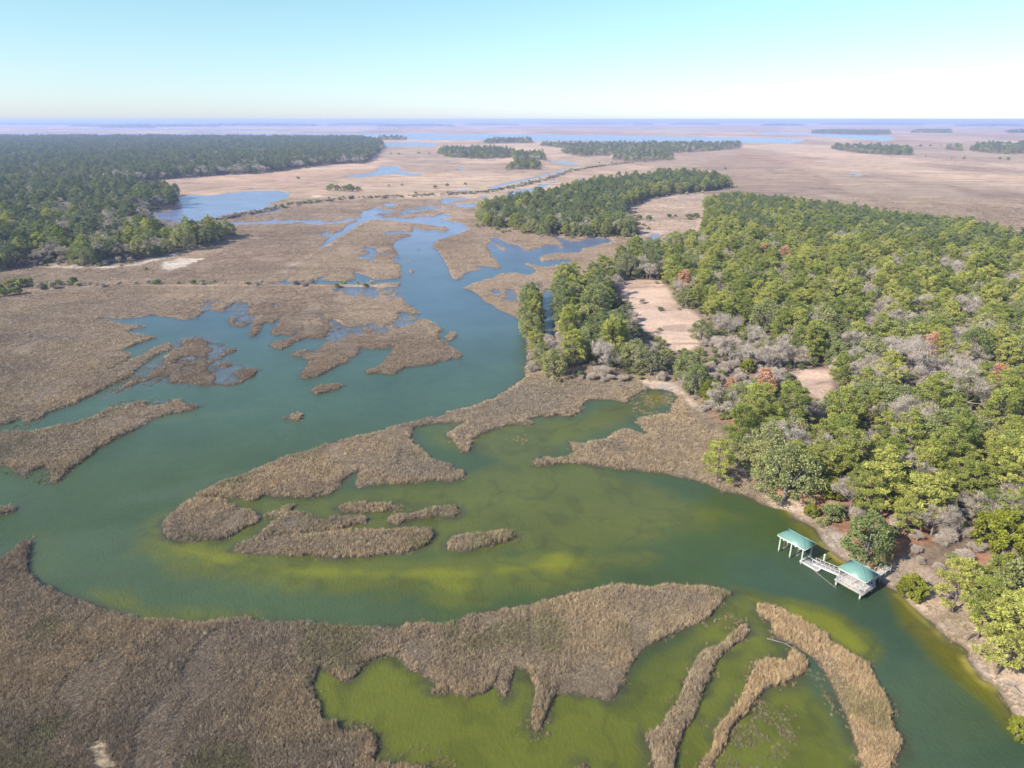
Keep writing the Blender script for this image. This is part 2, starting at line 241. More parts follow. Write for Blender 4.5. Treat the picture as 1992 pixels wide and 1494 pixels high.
def vflt(me, name, c):
    a = me.attributes.new(name, 'FLOAT', 'POINT'); a.data.foreach_set('value', np.asarray(c, np.float32))
def link(o): bpy.context.scene.collection.objects.link(o); return o
def obj(name, me, mat=None, parent=None):
    o = bpy.data.objects.new(name, me)
    if mat is not None and not me.materials: me.materials.append(mat)
    if parent is not None: o.parent = parent
    return link(o)
def tag(o, label=None, cat=None, group=None, kind=None):
    if label: o['label'] = label
    if cat: o['category'] = cat
    if group: o['group'] = group
    if kind: o['kind'] = kind
    return o
def empty(name, loc, rz=0):
    o = bpy.data.objects.new(name, None); o.location = loc; o.rotation_euler = (0, 0, rz); o.empty_display_size = .5
    return link(o)
class NT:
    def __init__(s, name):
        s.m = bpy.data.materials.new(name); s.m.use_nodes = True; s.t = s.m.node_tree; s.n = s.t.nodes
        s.b = s.n['Principled BSDF']; s.out = s.n['Material Output']
    def add(s, typ, **kw):
        n = s.n.new(typ)
        for k, v in kw.items():
            if k.startswith('i_'):
                n.inputs[k[2:].replace('_', ' ')].default_value = v
            else: setattr(n, k, v)
        return n
    def l(s, a, b): s.t.links.new(a, b)
    def noise(s, scale, detail=4, vec=None, rough=.55, dist=0):
        n = s.add('ShaderNodeTexNoise'); n.inputs['Scale'].default_value = scale; n.inputs['Detail'].default_value = detail
        n.inputs['Roughness'].default_value = rough; n.inputs['Distortion'].default_value = dist
        if vec is not None: s.l(vec, n.inputs['Vector'])
        return n.outputs['Fac']
    def ramp(s, fac, stops):
        n = s.add('ShaderNodeValToRGB'); r = n.color_ramp
        while len(r.elements) < len(stops): r.elements.new(.5)
        for e, (p, c) in zip(r.elements, stops):
            e.position = p; e.color = (c, c, c, 1) if isinstance(c, (int, float)) else (*c, 1)
        s.l(fac, n.inputs['Fac']); return n.outputs['Color']
    def mix(s, a, b, fac, mode='MIX'):
        n = s.add('ShaderNodeMix', data_type='RGBA', blend_type=mode)
        for k, v in ((6, a), (7, b), (0, fac)):
            if isinstance(v, (int, float)): n.inputs[k].default_value = v
            elif isinstance(v, tuple): n.inputs[k].default_value = (*v, 1)
            else: s.l(v, n.inputs[k])
        return n.outputs[2]
    def attr(s, name, typ='GEOMETRY', out='Color'):
        n = s.add('ShaderNodeAttribute', attribute_name=name, attribute_type=typ); return n.outputs[out]
    def bump(s, h, strength, dist):
        n = s.add('ShaderNodeBump'); n.inputs['Strength'].default_value = strength; n.inputs['Distance'].default_value = dist
        s.l(h, n.inputs['Height']); s.l(n.outputs['Normal'], s.b.inputs['Normal']); return n
def pos(m): return m.add('ShaderNodeNewGeometry').outputs['Position']
def scaled(m, v, s):
    n = m.add('ShaderNodeVectorMath', operation='MULTIPLY'); m.l(v, n.inputs[0]); n.inputs[1].default_value = s; return n.outputs[0]
# ------------------------------------------------------------------ materials
def mat_ground():
    m = NT('ground_soil'); P = pos(m)
    c = m.attr('col')
    c = m.mix(c, m.ramp(m.noise(1.1, 8, P, .7), [(.25, .42), (.5, 1.0), (.78, 1.5)]), .85, 'MULTIPLY')
    c = m.mix(c, m.ramp(m.noise(.06, 6, scaled(m, P, (.6, 1, 1)), .65), [(.3, .72), (.7, 1.28)]), .7, 'MULTIPLY')
    c = m.mix(c, m.ramp(m.noise(.012, 6, scaled(m, P, (.35, 1, 1)), .7, .6), [(.3, (.70, .66, .66)), (.5, (1, 1, 1)), (.7, (1.22, 1.16, 1.05))]), .8, 'MULTIPLY')
    sp_ = scaled(m, P, (.4, 1, 1))
    c = m.mix(c, m.ramp(m.noise(.016, 5, sp_, .6, 1.5), [(.0, 1), (.470, 1), (.492, .60), (.508, .60), (.53, 1), (1, 1)]), .8, 'MULTIPLY')
    c = m.mix(c, m.ramp(m.noise(.05, 5, sp_, .7, 1.), [(.36, .74), (.45, 1), (.62, 1.), (.70, 1.25)]), .8, 'MULTIPLY')
    m.l(c, m.b.inputs['Base Color']); m.b.inputs['Roughness'].default_value = .95; m.b.inputs['Specular IOR Level'].default_value = .15
    m.bump(m.noise(1.6, 6, P, .7), .9, .35)
    return m.m
def mat_water():
    m = NT('tidal_water'); P = pos(m)
    c = m.attr('col'); c = m.mix(c, m.ramp(m.noise(.035, 5, P, .6), [(.3, .82), (.7, 1.2)]), .8, 'MULTIPLY')
    c = m.mix(c, m.ramp(m.noise(.35, 4, P, .6, 1.), [(.3, .93), (.7, 1.07)]), .8, 'MULTIPLY')
    m.l(c, m.b.inputs['Base Color']); m.b.inputs['Roughness'].default_value = .22; m.b.inputs['IOR'].default_value = 1.333
    w = m.noise(1.9, 5, scaled(m, P, (1, .6, 1)), .65, .5)
    m.bump(w, .8, .17)
    return m.m
def mat_leaf(name, a, b, dark=.55, rough=.6, trans=.25, hue=.5):
    """foliage: every tree takes its own tone between a and b, every clump its own shade"""
    m = NT(name); oi = m.add('ShaderNodeObjectInfo').outputs['Random']
    c = m.mix(a, b, oi)
    c = m.mix(c, m.ramp(m.attr('tone', out='Fac'), [(0, dark), (1, 1.45)]), 1., 'MULTIPLY')
    m.l(c, m.b.inputs['Base Color']); m.b.inputs['Roughness'].default_value = rough; m.b.inputs['Specular IOR Level'].default_value = .25
    t = m.add('ShaderNodeBsdfTranslucent'); m.l(m.mix(c, (1.0, 1.1, .45), 1., 'MULTIPLY'), t.inputs['Color'])
    mx = m.add('ShaderNodeMixShader'); mx.inputs[0].default_value = trans
    m.l(m.b.outputs[0], mx.inputs[1]); m.l(t.outputs[0], mx.inputs[2]); m.l(mx.outputs[0], m.out.inputs['Surface'])
    return m.m
def mat_plain(name, c, rough=.8, var=.3, scale=3., bump=.0, metal=0.):
    m = NT(name); tc = m.add('ShaderNodeTexCoord').outputs['Object']
    col = m.mix(c, m.ramp(m.noise(scale, 5, tc, .65), [(.3, 1 - var), (.7, 1 + var)]), 1., 'MULTIPLY')
    m.l(col, m.b.inputs['Base Color']); m.b.inputs['Roughness'].default_value = rough; m.b.inputs['Metallic'].default_value = metal
    if bump: m.bump(m.noise(scale * 3, 4, tc), bump, .05)
    return m.m
def mat_grass():
    m = NT('marsh_grass_blades')
    c = m.attr('gcol', 'INSTANCER')
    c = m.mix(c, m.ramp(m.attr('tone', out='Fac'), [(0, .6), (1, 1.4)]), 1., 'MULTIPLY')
    m.l(c, m.b.inputs['Base Color']); m.b.inputs['Roughness'].default_value = .75; m.b.inputs['Specular IOR Level'].default_value = .2
    return m.m
GROUND = mat_ground(); WATER = mat_water(); GRASS = mat_grass()
PINE = mat_leaf('pine_needles', (.20, .235, .048), (.44, .42, .105), .62, .6, .38)
PINE_DEAD = mat_leaf('dead_needles', (.46, .24, .13), (.52, .28, .16), .6, .8, .15)
PINEW = mat_leaf('dark_pine_needles', (.13, .165, .07), (.25, .27, .10), .6, .6, .3)
OAKW = mat_leaf('dark_oak_leaves', (.13, .15, .075), (.25, .24, .125), .6, .6, .3)
OAK = mat_leaf('oak_leaves', (.19, .22, .075), (.36, .34, .14), .6, .6, .34)
LIME = mat_leaf('cedar_leaves', (.21, .22, .018), (.26, .26, .03), .5)
TWIG = mat_leaf('bare_twigs', (.41, .335, .265), (.47, .40, .33), .68, .9, .15)
BARK = mat_plain('bark', (.17, .12, .09), .95, .4, 2, .5)
GREYBARK = mat_plain('grey_bark', (.20, .17, .145), .95, .3, 2, .4)
# ------------------------------------------------------------------ terrain sheet
def grid(sv, ss, smax):
    v = [2100.]
    while v[-1] > 420: v.append(v[-1] - sv * (1.6 if v[-1] > 1560 else 1))
    while v[-1] > 236: v.append(v[-1] - sv * .45)
    v = np.array(v); _, y = ground(np.full(v.shape, CX), v)
    y = np.concatenate([y, [45000, 90000]])
    s = np.arange(-smax, smax + ss / 2, ss)
    Y, S = np.meshgrid(y, s, indexing='ij'); X = Y * S
    nr, nc = X.shape; i = np.arange(nr * nc).reshape(nr, nc)
    q = np.stack([i[:-1, :-1], i[:-1, 1:], i[1:, 1:], i[1:, :-1]], -1).reshape(-1, 4)
    return X.ravel(), Y.ravel(), q
X, Y, Q = grid(2.2, .0021, 1.45)
S = shore(X, Y); F = forest(X, Y); C = clearing(X, Y)
Z = land_z(X, Y, S, F)
def col(c): return np.array(c)[None, :]
def lerp(a, b, t): return a * (1 - t[:, None]) + b * t[:, None]
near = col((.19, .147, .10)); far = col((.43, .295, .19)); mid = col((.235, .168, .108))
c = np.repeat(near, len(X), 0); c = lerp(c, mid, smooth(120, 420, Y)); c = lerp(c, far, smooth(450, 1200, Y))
big = fbm(X / 160, Y / 420, 5, 4); c = c * (.80 + .42 * smooth(.35, .65, big))[:, None]
red = smooth(.5, .66, fbm(X / 300, Y / 900, 15, 4)) * smooth(600, 1500, Y); c = lerp(c, col((.30, .165, .10)), red * .6)
tan = smooth(.52, .62, fbm(X / 90, Y / 260, 33, 4)) * smooth(350, 700, Y); c = lerp(c, col((.42, .31, .20)), tan * .5)
fl = smooth(-2, 3, F); floor_c = lerp(np.repeat(col((.23, .165, .11)), len(X), 0), col((.35, .18, .10)), smooth(.5, .62, fbm(X / 9, Y / 9, 41, 3)) * smooth(230, 150, Y))
c = lerp(c, floor_c, fl)
for p, k in OP:
    s_ = smooth(-2, 1.5, sdf(X, Y, p)); c = lerp(c, col([(.54, .38, .265), (.2, .15, .1), (.42, .16, .07)][k]), s_)
clr2 = sdf(X, Y, poly([(1215,405),(1250,390),(1370,376),(1365,450),(1250,462),(1240,440)])); c = lerp(c, col((.44, .32, .23)), smooth(-4, 3, clr2))
for p in SANDY: c = lerp(c, lerp(np.repeat(col((.36, .29, .225)), len(X), 0), col((.46, .34, .24)), smooth(.4, .6, fbm(X / 7, Y / 7, 55, 3))), smooth(-1, 1, sdf(X, Y, p)))
for p in PALE: c = lerp(c, col((.50, .42, .32) if p is not PALE[1] else (.33, .26, .16)), smooth(-2, 1.5, sdf(X, Y, p) + (fbm(X / 3, Y / 3, 71, 3) - .5) * 6))
for p in DIRT: c = lerp(c, col((.13, .10, .075)), smooth(-8, 6, sdf(X, Y, p)) * .6)
for p, hw, h in RIDGEP: c = lerp(c, col((.46, .37, .28)), smooth(hw * 1.2, hw * .3, dline(X, Y, p)) * (.5 if h > .3 else .28))
# wet edge
c = c * (1 - .5 * smooth(1.0, .1, S) * smooth(500, 200, Y))[:, None]
me = new_mesh('terrain', np.stack([X, Y, Z], 1), quads=Q); vcol(me, 'col', c)
me.polygons.foreach_set('use_smooth', np.ones(len(me.polygons), bool))
tag(obj('terrain', me, GROUND), kind='structure')
# ------------------------------------------------------------------ water sheet
X, Y, Q = grid(2.6, .0026, 1.45)
deep = col((.043, .067, .015)); teal = col((.052, .092, .112)); lag = col((.082, .092, .012)); bar = col((.150, .152, .006)); ochre = col((.115, .100, .008))
c = np.repeat(deep, len(X), 0); c = lerp(c, col((.043, .078, .038)), smooth(140, 200, Y)); c = lerp(c, teal, smooth(200, 320, Y)); c = lerp(c, col((.085, .118, .170)), smooth(330, 500, Y)); c = lerp(c, col((.15, .18, .26)), smooth(400, 600, Y))  # bluer and paler with distance: sky reflection mixed into the base colour
for p in WETP: c = lerp(c, col((.105, .125, .165)), smooth(-3, 5, sdf(X, Y, p, 14.)) * smooth(150, 210, Y) * .75)  # pale sheen of the flooded flats painted into the water colour
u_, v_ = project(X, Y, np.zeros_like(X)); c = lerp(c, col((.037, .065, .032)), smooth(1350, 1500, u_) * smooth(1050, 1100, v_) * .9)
streak = smooth(.5, .68, fbm((X + .35 * Y) / 70, (Y - .3 * X) / 16, 77, 3)) * smooth(260, 200, Y); c = lerp(c, col((.06, .085, .035)), streak * .55)
sh = np.zeros(len(X))
for p, a, w in SHP:
    d = sdf(X, Y, p, 14.) + (fbm(X / 9, Y / 9, 88, 3) - .5) * w * 1.2
    t = smooth(-w, w * .8, d) * a; sh = np.maximum(sh, t)
c = lerp(c, lag, smooth(0, .55, sh)); c = lerp(c, bar, smooth(.6, 1.0, sh))
och = smooth(-2, 3, sdf(X, Y, SHP[4][0])) + smooth(-2, 3, sdf(X, Y, SHP[5][0])); c = lerp(c, ochre, np.clip(och, 0, 1) * .8)
rim = smooth(1.6, .1, np.abs(shore(X, Y) + .3)) * smooth(150, 120, Y) * (X > 40) * np.clip(och, 0, 1); c = lerp(c, col((.34, .27, .05)), rim * .8)
SW = shore(X, Y); nearw = smooth(330, 200, Y)
c = lerp(c, col((.050, .052, .020)), smooth(-2.4, -.1, SW) * smooth(.35, .6, fbm(X / 4, Y / 4, 231, 3)) * .75 * nearw)
weed = smooth(.57, .68, fbm(X / 5.5 + Y / 30, Y / 5.5, 241, 5)) * smooth(.1, .5, sh); c = lerp(c, c * .62, weed * .4)
vein = smooth(.035, .0, np.abs(fbm(X / 16, Y / 16, 251, 4) - .5)) * smooth(.1, .5, sh); c = lerp(c, c * .7, vein * .5)
pond = poly([(1245,772),(1275,762),(1305,775),(1280,790),(1265,792)]); c = lerp(c, ochre, smooth(-2, 2, sdf(X, Y, pond)))
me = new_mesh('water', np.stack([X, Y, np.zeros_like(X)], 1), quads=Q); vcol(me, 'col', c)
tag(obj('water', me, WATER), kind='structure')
# ------------------------------------------------------------------ instancing of uncountable growth
PROTO = bpy.data.collections.new('growth_shapes')      # never linked to the scene: only holds shapes for the modifiers
def scatter(name, P, rot, scl, protos, label, extra=None, choice=None):
    coll = bpy.data.collections.new(name + '_shapes')
    for i, (me_) in enumerate(protos):
        o = bpy.data.objects.new('%s_shape_%02d' % (name, i), me_); coll.objects.link(o)
    me = new_mesh(name, P)
    a = me.attributes.new('rot', 'FLOAT_VECTOR', 'POINT'); a.data.foreach_set('vector', rot.astype(np.float32).ravel())
    a = me.attributes.new('scl', 'FLOAT_VECTOR', 'POINT'); a.data.foreach_set('vector', scl.astype(np.float32).ravel())
    a = me.attributes.new('pick', 'INT', 'POINT')
    if choice is None: choice = RNG.integers(0, len(protos), len(P))
    a.data.foreach_set('value', choice.astype(np.int32))
    if extra is not None: vcol(me, 'gcol', extra)
    o = obj(name, me); tag(o, label, None, None, 'stuff')
    ng = bpy.data.node_groups.new(name + '_nodes', 'GeometryNodeTree')
    ng.interface.new_socket('Geometry', in_out='INPUT', socket_type='NodeSocketGeometry'); ng.interface.new_socket('Geometry', in_out='OUTPUT', socket_type='NodeSocketGeometry')
    N = ng.nodes; gi = N.new('NodeGroupInput'); go = N.new('NodeGroupOutput'); ip = N.new('GeometryNodeInstanceOnPoints'); ci = N.new('GeometryNodeCollectionInfo')
    ci.inputs['Collection'].default_value = coll; ci.inputs['Separate Children'].default_value = True; ci.inputs['Reset Children'].default_value = True
    def na(n, t):
        x = N.new('GeometryNodeInputNamedAttribute'); x.data_type = t; x.inputs['Name'].default_value = n; return [s for s in x.outputs if s.enabled and s.name == 'Attribute'][0]
    L = ng.links; L.new(gi.outputs[0], ip.inputs['Points']); L.new(ci.outputs[0], ip.inputs['Instance']); ip.inputs['Pick Instance'].default_value = True
    L.new(na('pick', 'INT'), ip.inputs['Instance Index'])
    er = N.new('FunctionNodeEulerToRotation'); L.new(na('rot', 'FLOAT_VECTOR'), er.inputs[0]); L.new(er.outputs[0], ip.inputs['Rotation'])
    L.new(na('scl', 'FLOAT_VECTOR'), ip.inputs['Scale']); L.new(ip.outputs[0], go.inputs[0])
    md = o.modifiers.new('scatter', 'NODES'); md.node_group = ng
    return o
# ------------------------------------------------------------------ marsh grass
def tuft(seed, n=24, spread=.8, lean=.55, w=.062):
    r = np.random.default_rng(seed); V = []; T = []; tone = []
    for i in range(n):
        a = r.uniform(0, 2 * math.pi); d = spread * math.sqrt(r.uniform(0, 1)); x, y = d * math.cos(a), d * math.sin(a)
        h = r.uniform(.6, 1.1); la = r.uniform(0, 2 * math.pi); le = r.uniform(.05, lean) * h
        fa = r.uniform(0, math.pi); wx, wy = w * math.cos(fa) * .5, w * math.sin(fa) * .5
        k = len(V); t = r.uniform(0, 1)
        mx, my = x + le * .35 * math.cos(la), y + le * .35 * math.sin(la)
        V += [(x - wx, y - wy, -.1), (x + wx, y + wy, -.1), (mx + wx, my + wy, h * .6), (mx - wx, my - wy, h * .6), (x + le * math.cos(la), y + le * math.sin(la), h)]
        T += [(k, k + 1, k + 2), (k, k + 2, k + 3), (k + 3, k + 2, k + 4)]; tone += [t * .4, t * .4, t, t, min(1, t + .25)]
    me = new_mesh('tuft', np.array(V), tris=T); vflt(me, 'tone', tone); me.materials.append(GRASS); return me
TUFTS = [tuft(i) for i in range(6)]
a0 = .0032
ny = int(math.log(760 / 50.) / (a0 * 1.25)); ys = 50. * np.exp(np.arange(ny) * a0 * 1.25); ss = np.arange(-1.25, 1.25, a0)
Yg, Sg = np.meshgrid(ys, ss, indexing='ij'); Yg = Yg.ravel(); Sg = Sg.ravel()
Yg = Yg * np.exp(RNG.uniform(-.62, .62, len(Yg)) * a0 * 1.25); Xg = Yg * (Sg + RNG.uniform(-.62, .62, len(Sg)) * a0)
S = shore(Xg, Yg); F = forest(Xg, Yg)
dens = smooth(.0, .5, S) * smooth(2.0, -1.5, F)
for p, k in OP: dens = dens * np.where(sdf(Xg, Yg, p) > 0, .25, 1)
sandm = np.zeros(len(Xg))
for p in SANDY: sandm = np.maximum(sandm, smooth(-1, .5, sdf(Xg, Yg, p)))
dens *= 1 - .72 * sandm
for p in PALE: dens *= np.where(sdf(Xg, Yg, p) + (fbm(Xg / 3, Yg / 3, 71, 3) - .5) * 6 > 0, .08, 1)
tint = smooth(.35, .7, fbm(Xg / 22, Yg / 22, 61, 3)) * .55 + .35 * smooth(.5, .7, fbm(Xg / 60, Yg / 30, 301, 3))
hi = 1.0 + .35 * smooth(3.2, .8, S); tint = np.maximum(tint, .8 * smooth(3.0, .8, S) * smooth(.35, .6, fbm(Xg / 14, Yg / 14, 13, 2)))
gold = np.zeros(len(Xg))
for p in GOLD: gold = np.maximum(gold, smooth(-1.5, .5, sdf(Xg, Yg, p)))
hi = hi * (1 + .25 * gold)
patch = fbm(Xg / 2.6, Yg / 2.6, 91, 3)
for p, d_, t_ in SPP:
    i_ = smooth(-1.5, 2.5, sdf(Xg, Yg, p)) * smooth(.36, .56, patch) * d_ * 1.5
    dens = np.where(S < .3, np.maximum(dens, i_), dens); hi = np.where((S < .3) & (i_ > 0), .7, hi)
for p in WETP:
    i_ = smooth(-2, 2, sdf(Xg, Yg, p)) * .42 * smooth(.3, .62, fbm(Xg / 3, Yg / 4, 331, 3)); k_ = (S < .3) & (i_ > dens); dens = np.where(k_, i_, dens); hi = np.where(k_, .6, hi)
fr = (S < .35) & (S > -1.6) & (patch > .5) & (Yg < 300); dens = np.where(fr, np.maximum(dens, .16 * smooth(-1.4, .2, S)), dens); hi = np.where(fr & (S < .1), .7, hi)
flat = smooth(.60, .68, fbm(Xg / 7, Yg / 16, 171, 3)); hi = hi * (1 - .6 * flat); dens *= 1 - .25 * flat
keep = RNG.uniform(0, 1, len(Xg)) < dens
Xg, Yg, S, F, tint, hi, gold, sandm = [q[keep] for q in (Xg, Yg, S, F, tint, hi, gold, sandm)]
Zg = np.maximum(land_z(Xg, Yg, S, F), -.05)
n = len(Xg); print('tufts', n)
sz = a0 * Yg * 1.25 * RNG.uniform(.8, 1.25, n)
hz = hi * RNG.uniform(.75, 1.2, n) * (.78 + .5 * fbm(Xg / 5, Yg / 5, 44, 3)) * np.clip(1.05 - (Yg - 100) / 1500, .6, 1.05) * .47 * (1 - .35 * smooth(130, 300, Yg))
hz *= 1 - .45 * sandm; hz *= 1 + .3 * smooth(.45, .65, fbm(Xg / 3.5, Yg / 3.5, 144, 2))
g1 = col((.315, .252, .172)); g2 = col((.46, .34, .19)); g3 = col((.52, .365, .19)); g4 = col((.25, .188, .128)); g5 = col((.38, .28, .175))
gc = np.repeat(g1, n, 0)
gc = lerp(gc, g4, smooth(.52, .68, fbm(Xg / 34, Yg / 34, 19, 4)) * .75); gc = lerp(gc, g2, np.clip(tint, 0, 1)); gc = lerp(gc, g3, gold * .8)
gc = lerp(gc, g5, smooth(160, 460, Yg) * .75); dk = smooth(.5, .66, fbm(Xg / 55, Yg / 80, 203, 3)) * smooth(20, -40, Xg) * smooth(130, 200, Yg); gc = lerp(gc, col((.20, .14, .09)), dk * .6)
gc = lerp(gc, col((.16, .17, .05)), smooth(.66, .76, fbm(Xg / 13, Yg / 13, 27, 3)) * .4 * smooth(260, 120, Yg))
gc = lerp(gc, col((.62, .52, .42)), (RNG.uniform(0, 1, n) < .02) * .5 * smooth(300, 120, Yg))
gc = gc * (RNG.uniform(.8, 1.2, n) * (.82 + .36 * fbm(Xg / 1.7, Yg / 1.7, 35, 2)))[:, None]
gc = gc * np.where(S < .15, .72, 1.)[:, None]
rot = np.stack([RNG.normal(.0, .12, n), RNG.normal(0.06, .12, n), RNG.uniform(0, 6.28, n)], 1)
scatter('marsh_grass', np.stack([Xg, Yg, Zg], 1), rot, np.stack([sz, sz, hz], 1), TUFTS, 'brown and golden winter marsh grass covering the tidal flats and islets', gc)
# ------------------------------------------------------------------ tree shapes
def tube(V, T, p0, p1, r0, r1, n=6):
    p0 = np.array(p0, float); p1 = np.array(p1, float); d = p1 - p0; d /= np.linalg.norm(d) + 1e-9
    a = np.cross(d, (0, 0, 1.) if abs(d[2]) < .9 else (1., 0, 0)); a /= np.linalg.norm(a); b = np.cross(d, a); k = len(V)
    for p, r in ((p0, r0), (p1, r1)):
        for i in range(n):
            t = 2 * math.pi * i / n; V.append(tuple(p + r * (math.cos(t) * a + math.sin(t) * b)))
    for i in range(n):
        j = (i + 1) % n; T += [(k + i, k + j, k + n + j), (k + i, k + n + j, k + n + i)]
def puffs(r, centers, rad, nper, size, aspect, up=.35, flat=.7, wob=.35):
    """leaf sprays: kites radiating from clump centres"""
    c = np.repeat(np.array(centers), nper, 0); rr = np.repeat(np.array(rad), nper); n = len(c)
    ct = np.repeat(r.uniform(0, 1, len(centers)), nper)
    d = r.normal(size=(n, 3)); d[:, 2] = d[:, 2] + up; d /= np.linalg.norm(d, axis=1)[:, None]
    q = rr * r.uniform(.45, 1.05, n) ; base = c + d * q[:, None] * np.array([1, 1, flat])
    ax = d + r.normal(size=(n, 3)) * wob; ax[:, 2] += .15; ax /= np.linalg.norm(ax, axis=1)[:, None]
    sd = np.cross(ax, r.normal(size=(n, 3))); sd /= np.linalg.norm(sd, axis=1)[:, None]
    L = size * r.uniform(.65, 1.35, n)[:, None]; Wd = L * aspect
    V = np.stack([base - ax * L * .5, base + sd * Wd, base + ax * L * .6, base - sd * Wd], 1).reshape(-1, 3)
    i = np.arange(n) * 4; Qd = np.stack([i, i + 1, i + 2, i + 3], 1)
    tone = np.clip(ct * .7 + r.uniform(0, .35, n), 0, 1); return V, Qd, np.repeat(tone, 4)
def pine(seed, h=15., rm=4.2, lo=.24, dens=56, mat=None):
    r = np.random.default_rng(seed); V = []; T = []; cs = []; rs = []
    bend = r.normal(0, .35, 2); top = np.array([bend[0], bend[1], h])
    def ctr(z): return np.array([bend[0] * (z / h) ** 2, bend[1] * (z / h) ** 2, z])
    for k in range(5): tube(V, T, ctr(h * k / 5 - (.5 if k == 0 else 0)), ctr(h * (k + 1) / 5 * .99), .26 * (1 - k * .17), .26 * (1 - (k + 1) * .17), 7)
    nb = 30; az = r.uniform(0, 6.28)
    for i in range(nb):
        t = i / (nb - 1); z = h * (lo + (.97 - lo) * t ** .9); az += 2.4 + r.normal(0, .35)
        prof = max(.12, 1 - abs((t - .33) / .76) ** 1.9) ** .7
        rr = rm * prof * r.uniform(.62, 1.12)
        e = ctr(z) + np.array([math.cos(az) * rr, math.sin(az) * rr, rr * r.uniform(.02, .28)])
        tube(V, T, ctr(z - .3), e, .07, .025, 4)
        for f in ((.55, .8, 1.) if rr > 2.2 else (.75, 1.)):
            p = ctr(z) * (1 - f) + e * f + r.normal(0, .28, 3); cs.append(p); rs.append(r.uniform(.55, .98) * (1.05 - .2 * f))
            if r.uniform() < .45: cs.append(p + np.array([-math.sin(az), math.cos(az), .1]) * r.choice([-1, 1]) * .8); rs.append(r.uniform(.45, .8))
    for i in range(5): cs.append(ctr(h) + r.normal(0, .5, 3)); rs.append(r.uniform(.5, .8))
    return (np.array(V), T), puffs(r, cs, rs, dens, .46, .17, .3, .72)
def oak(seed, h=9., rm=5., dens=80, size=.36, n=84, asp=.36):
    r = np.random.default_rng(seed); V = []; T = []; cs = []; rs = []
    tube(V, T, (0, 0, -.5), (0, 0, h * .25), .42, .32, 8); limbs = []
    lob = [(r.uniform(0, 6.28), r.uniform(.12, .3)) for _ in range(4)]
    for i in range(9):
        a = i * .7 + r.uniform(-.3, .3); rr = rm * r.uniform(.45, .8); z = h * r.uniform(.5, .8)
        m_ = np.array([math.cos(a) * rr * .45, math.sin(a) * rr * .45, h * .45]); e = np.array([math.cos(a) * rr, math.sin(a) * rr, z])
        tube(V, T, (0, 0, h * .22), m_, .2, .13, 5); tube(V, T, m_, e, .13, .05, 5)
    for i in range(n):
        a = i * 2.39996 + r.normal(0, .2); t = (i + .5) / n; el = math.asin(min(1, t * 1.22 - .22)) if t > .2 else -.45 * r.uniform(0, 1)
        k = 1 + sum(w * math.cos(2 * (a - b)) for b, w in lob) * .35
        q = r.uniform(.72, 1.04) * k
        cs.append(np.array([math.cos(a) * math.cos(el) * rm * q, math.sin(a) * math.cos(el) * rm * q, h * .36 + math.sin(el) * h * .60 * r.uniform(.85, 1.08)])); rs.append(r.uniform(.7, 1.25) * rm / 5)
    return (np.array(V), T), puffs(r, cs, rs, dens, size, asp, .25, .8, .9)
def bare(seed, h=9., rm=4.):
    r = np.random.default_rng(seed); V = []; T = []; tips = []
    def grow(p, d, L, rad, lev):
        e = p + d * L; tube(V, T, p, e, rad, rad * .6, 5 if lev < 2 else 3)
        if lev == 4: tips.append((e, d)); return
        for k in range([5, 4, 4, 4][lev]):
            nd = d + r.normal(0, [.62, .55, .5, .5][lev], 3); nd[2] = abs(nd[2]) * .7 + .18; nd /= np.linalg.norm(nd)
            grow(p + d * L * r.uniform(.55, 1.), nd, L * r.uniform(.6, .82), rad * .55, lev + 1)
    grow(np.array([0, 0, -.4]), np.array([0, 0, 1.]), h * .33, .2, 0)
    cs = [t[0] for t in tips]; V = np.array(V)
    s = h / max(V[:, 2].max(), 1); V = V * s; cs = [c_ * s for c_ in cs]
    return (V, T), puffs(r, cs, [.55] * len(cs), 13, .75, .024, .5, 1., .4)
def shrub(seed, h=2.2, rm=1.8, dens=70, size=.26):
    r = np.random.default_rng(seed); V = []; T = []; cs = []; rs = []
    for i in range(7):
        a = r.uniform(0, 6.28); e = (math.cos(a) * rm * .6, math.sin(a) * rm * .6, h * .6); tube(V, T, (0, 0, -.2), e, .07, .03, 4)
    for i in range(24):
        a = i * 2.4; t = r.uniform(.0, 1.4); q = r.uniform(.5, 1.)
        cs.append(np.array([math.cos(a) * math.cos(t) * rm * q, math.sin(a) * math.cos(t) * rm * q, h * .3 + math.sin(t) * h * .6])); rs.append(r.uniform(.35, .6) * rm / 1.8)
    return (np.array(V), T), puffs(r, cs, rs, dens, size, .4, .3, .8, .9)
def two(shape, leaf, bark):
    (V, T), (LV, LQ, tone) = shape
    a = new_mesh('crown', LV, quads=LQ); vflt(a, 'tone', tone); a.materials.append(leaf)
    b = new_mesh('trunk', V, tris=T); b.materials.append(bark)
    j = new_mesh('tree', np.concatenate([LV, V]), quads=LQ, tris=np.array(T) + len(LV)); vflt(j, 'tone', np.concatenate([tone, np.full(len(V), .5)]))
    j.materials.append(leaf); j.materials.append(bark)
    mi = np.zeros(len(j.polygons), np.int32); mi[:len(T)] = 1; j.polygons.foreach_set('material_index', mi)
    return a, b, j
